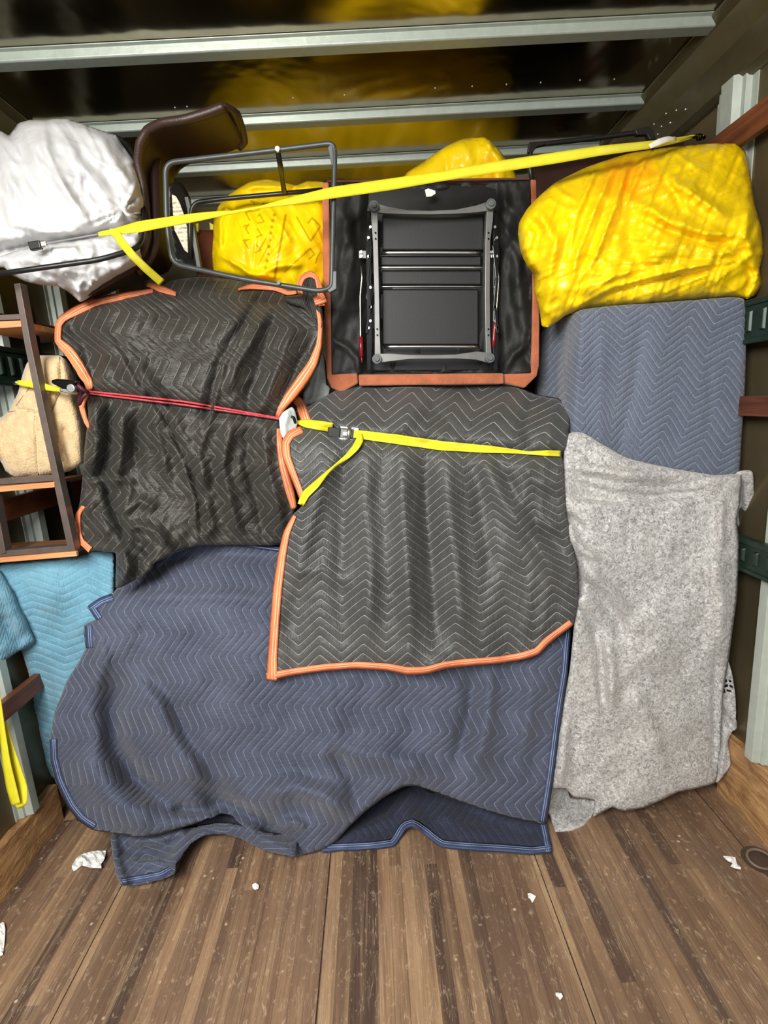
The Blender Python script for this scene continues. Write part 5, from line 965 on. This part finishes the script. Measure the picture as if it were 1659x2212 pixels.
s2 = thing('ratchet_strap', 'lower yellow strap with a steel ratchet buckle across the centre black pad', 'strap', tuple(P(900, 980, 1.42)))
ribbon('webbing', [(640, 911, 6), (660, 914, 17), (690, 919, 20), (718, 924, 20)], M_yellow_web, MID, 0.014, parent=s2)
ribbon('webbing', [(764, 937, 16), (790, 940, 18), (850, 948, 19), (950, 962, 19), (1050, 970, 15), (1120, 976, 8), (1140, 978, 7), (1180, 979, 11), (1211, 980, 12)], M_yellow_web, MID, 0.012, parent=s2)
ribbon('webbing_tail', [(776, 938, 12, 0.004), (777, 950, 16, 0.008), (768, 966, 15, 0.012), (750, 986, 11, 0.01), (724, 1006, 6, 0.006), (706, 1022, 8, 0.004), (684, 1045, 15, 0.0), (660, 1068, 17, 0.0), (649, 1090, 13, 0.0)], M_yellow_web, MID, 0.014, parent=s2)
Ys = float(MID.Y([[740, 935]])[0])-0.014
rb = slab([(708, 922), (736, 925), (734, 948), (707, 943)], Ys, 0.016).build('ratchet_handle', M_black, s2, bev=0.003)
mb = MB()
s_ = slab([(736, 921), (763, 925), (761, 951), (734, 948)], Ys+0.004, 0.014); mb.add(s_.v, s_.f); body = mb.build('ratchet_body', M_greysteel, s2, bev=0.0015)
mb = MB()
for q, dy in (([(735, 920), (765, 924), (765, 928), (735, 925)], -0.006), ([(733, 945), (762, 949), (762, 953), (733, 949)], -0.006), ([(740, 932), (750, 933), (750, 942), (739, 941)], -0.008), ([(760, 922), (775, 924), (776, 931), (762, 930)], -0.004)):
    s_ = slab(q, Ys+dy, 0.012); mb.add(s_.v, s_.f)
mb.build('ratchet_ear', M_steel, body, bev=0.001)
mb = MB(); mb.cyl(P(755, 923, Ys-0.004), P(752, 952, Ys-0.004), 0.006, 12); mb.build('spool', M_steel, body, smooth=True)
mb = MB(); Yh = float(MID.Y([[640, 910]])[0])-0.02
tubepx(mb, [(638, 915, Yh), (634, 902, Yh), (624, 901, Yh), (618, 912, Yh), (626, 920, Yh), (636, 919, Yh)], 3.6, 4); mb.build('hook', M_blackgl, s2, smooth=True)

s3 = thing('ratchet_strap', 'doubled red cord stretched from a black handled ratchet across the left black pad', 'strap', tuple(P(400, 880, 1.5)))
for k, (a, b, c_) in enumerate((((188, 845), (400, 868), (612, 905)), ((190, 850), (400, 875), (612, 906)))):
    p = smooth_line([a, b, c_], 12); Yc = LFT.Y(p)-0.014; mb = MB(); mb.tube(list(Parr(p, Yc)), 0.0028, 8); mb.build('cord', M_redcord, s3, smooth=True)
p = smooth_line([(188, 851), (400, 877), (560, 900), (622, 910)], 12); mb = MB(); mb.tube(list(Parr(p, LFT.Y(p)-0.012)), 0.0024, 8); mb.build('cord', M_black, s3, smooth=True)
Yb = 1.47
mb = MB(); s_ = slab([(108, 822), (120, 818), (150, 820), (166, 823), (164, 828), (158, 834), (150, 846), (130, 838), (112, 829)], Yb, 0.02); mb.add(s_.v, s_.f); mb.build('ratchet_handle', M_blackgl, s3, bev=0.004)
c = P(158, 839, Yb-0.005); mb = MB(); mb.cyl(c, c+Vector((0, -0.014, 0)), 0.0115, 20); s_ = slab([(128, 838), (150, 842), (166, 848), (160, 852), (140, 849), (128, 845)], Yb, 0.012); mb.add(s_.v, s_.f); mb.build('ratchet_wheel', M_steel, s3, bev=0.002)
mb = MB(); tubepx(mb, [(166, 835, Yb), (174, 845, Yb+0.01), (172, 862, Yb+0.02), (170, 874, Yb+0.03)], 3.5, 6); tubepx(mb, [(168, 832, Yb), (180, 842, Yb), (190, 848, Yb+0.02), (178, 858, Yb+0.02), (172, 872, Yb+0.03)], 4, 6); mb.build('cord', plain('maroon_cord', srgb(72, 26, 34), 0.6), s3, smooth=True)
ribbon('webbing', [(36, 826, 9, 1.56), (50, 828, 13, 1.54), (90, 834, 15, 1.53), (115, 840, 11, 1.51), (130, 842, 8, 1.48)], M_yellow_web, parent=s3)
mb = MB(); tubepx(mb, [(30, 828, 1.57), (38, 826, 1.56)], 3.5, 4); mb.build('hook', M_steel, s3, smooth=True)

s4 = thing('strap_end', 'short yellow strap loop hanging at the lower left over the kick board', 'strap', tuple(P(25, 1740, 1.28)))
ribbon('webbing', [(-14, 1440, 12, 1.36), (-4, 1520, 14, 1.35), (6, 1590, 14, 1.34), (14, 1650, 18, 1.33), (24, 1700, 22, 1.32), (34, 1738, 20, 1.315)], M_yellow_web, parent=s4)
ribbon('webbing', [(34, 1741, 14, 1.318), (48, 1732, 22, 1.33), (46, 1700, 24, 1.34), (34, 1660, 22, 1.35), (20, 1610, 16, 1.36), (8, 1560, 12, 1.365)], M_yellow_web, parent=s4)

# ------------------------------------------------------------------ 14. bits between the pads
WR = Sheet([(682, 780), (698, 765), (702, 800), (704, 830), (712, 838), (706, 862), (672, 872), (655, 878), (656, 850), (668, 830)], [(690, 770, 1.72), (700, 860, 1.70), (656, 870, 1.68)], [([(690, 780), (685, 820), (675, 870)], 6, 0.01)], res=5)
wr = WR.build('wrapped_parcel', M_clear, back=0.12); tag(wr, 'pale grey wrapped parcel showing between the left pad and the armchair', 'parcel'); settle(wr)
W2 = Sheet([(603, 905), (612, 890), (630, 879), (636, 886), (642, 915), (634, 940), (618, 958), (606, 935)], [(603, 905, 1.52), (636, 886, 1.54), (618, 958, 1.51)], [([(625, 885), (615, 920), (618, 950)], 5, 0.008)], res=4)
w2 = W2.build('wrapped_parcel', M_clear, back=0.05); tag(w2, 'small crinkled silver-grey wrapping behind the black strap hook', 'parcel'); settle(w2)

# ------------------------------------------------------------------ 15. scraps on the floor
def scrap(name, pts, h, label, seed, m=M_white, grp=None):
    S = Sheet(pts, lambda xy: floorY(xy, 0.004), noise=[('r', seed*37, 14, 9, h, seed), ('a', seed*20, 22, 16, h*1.5, seed+1)], res=4, step=4)
    Y = S.Y(S.xy); z = 0.003+np.maximum(0, (h*1.0-S.disp(S.xy)*-1))*0.7
    v = Parr(S.xy, floorY(S.xy, z)); fs = S.tri
    a, b, c = (v[i] for i in fs[0])
    if np.cross(b-a, c-a)[2] < 0: fs = [f[::-1] for f in fs]
    o = meshobj(name, v, fs, m, smooth=False); solid(o, 0.001); tag(o, label, 'litter', grp); settle(o); return o
scrap('paper_scrap', [(155, 1872), (166, 1852), (182, 1843), (205, 1838), (228, 1838), (226, 1854), (218, 1866), (219, 1875), (196, 1874), (176, 1870), (160, 1882)], 0.010, 'crumpled white paper on the floorboards near the left kick board', 1)
scrap('paper_scrap', [(0, 1995), (9, 1993), (11, 2020), (6, 2062), (-8, 2064)], 0.004, 'white paper edge at the far left of the floor', 2)
scrap('paper_scrap', [(545, 1911), (552, 1907), (559, 1912), (558, 1919), (550, 1922), (546, 1918)], 0.006, 'small round white scrap on the floor left of centre', 3)
scrap('paper_scrap', [(1562, 1849), (1578, 1850), (1588, 1852), (1592, 1866), (1601, 1874), (1600, 1878), (1590, 1876), (1578, 1871), (1583, 1864), (1573, 1860)], 0.005, 'jagged white scrap on the floor at the right by the floor ring', 4)
scrap('paper_scrap', [(1140, 1930), (1148, 1930), (1158, 1936), (1155, 1941), (1150, 1950), (1146, 1942), (1141, 1938)], 0.004, 'tiny white scrap on the floor below the navy pad corner', 5)
scrap('paper_scrap', [(1200, 2144), (1212, 2145), (1216, 2152), (1210, 2160), (1206, 2154), (1201, 2150)], 0.004, 'tiny white scrap on the floor near the bottom edge of the photo', 6)
fr = thing('tie_down_ring', 'recessed steel ring in the floor beside the right kick board', 'ring', tuple(onfloor(1640, 1860)))
c = onfloor(1642, 1858); mb = MB(); pts = [c+Vector((0.034*math.cos(a), 0.030*math.sin(a), 0.004+0.004*math.sin(a))) for a in np.linspace(0, 2*math.pi, 25)[:-1]]
mb.tube(pts, 0.0045, 8, closed=True); mb.build('ring', plain('worn_steel', srgb(120, 104, 90), 0.6, 0.3), fr, smooth=True)
mb = MB(); mb.cyl(c+Vector((0, 0, -0.001)), c+Vector((0, 0, 0.0015)), 0.048, 28); mb.build('cup', plain('dark_cup', srgb(72, 56, 46), 0.7), fr)
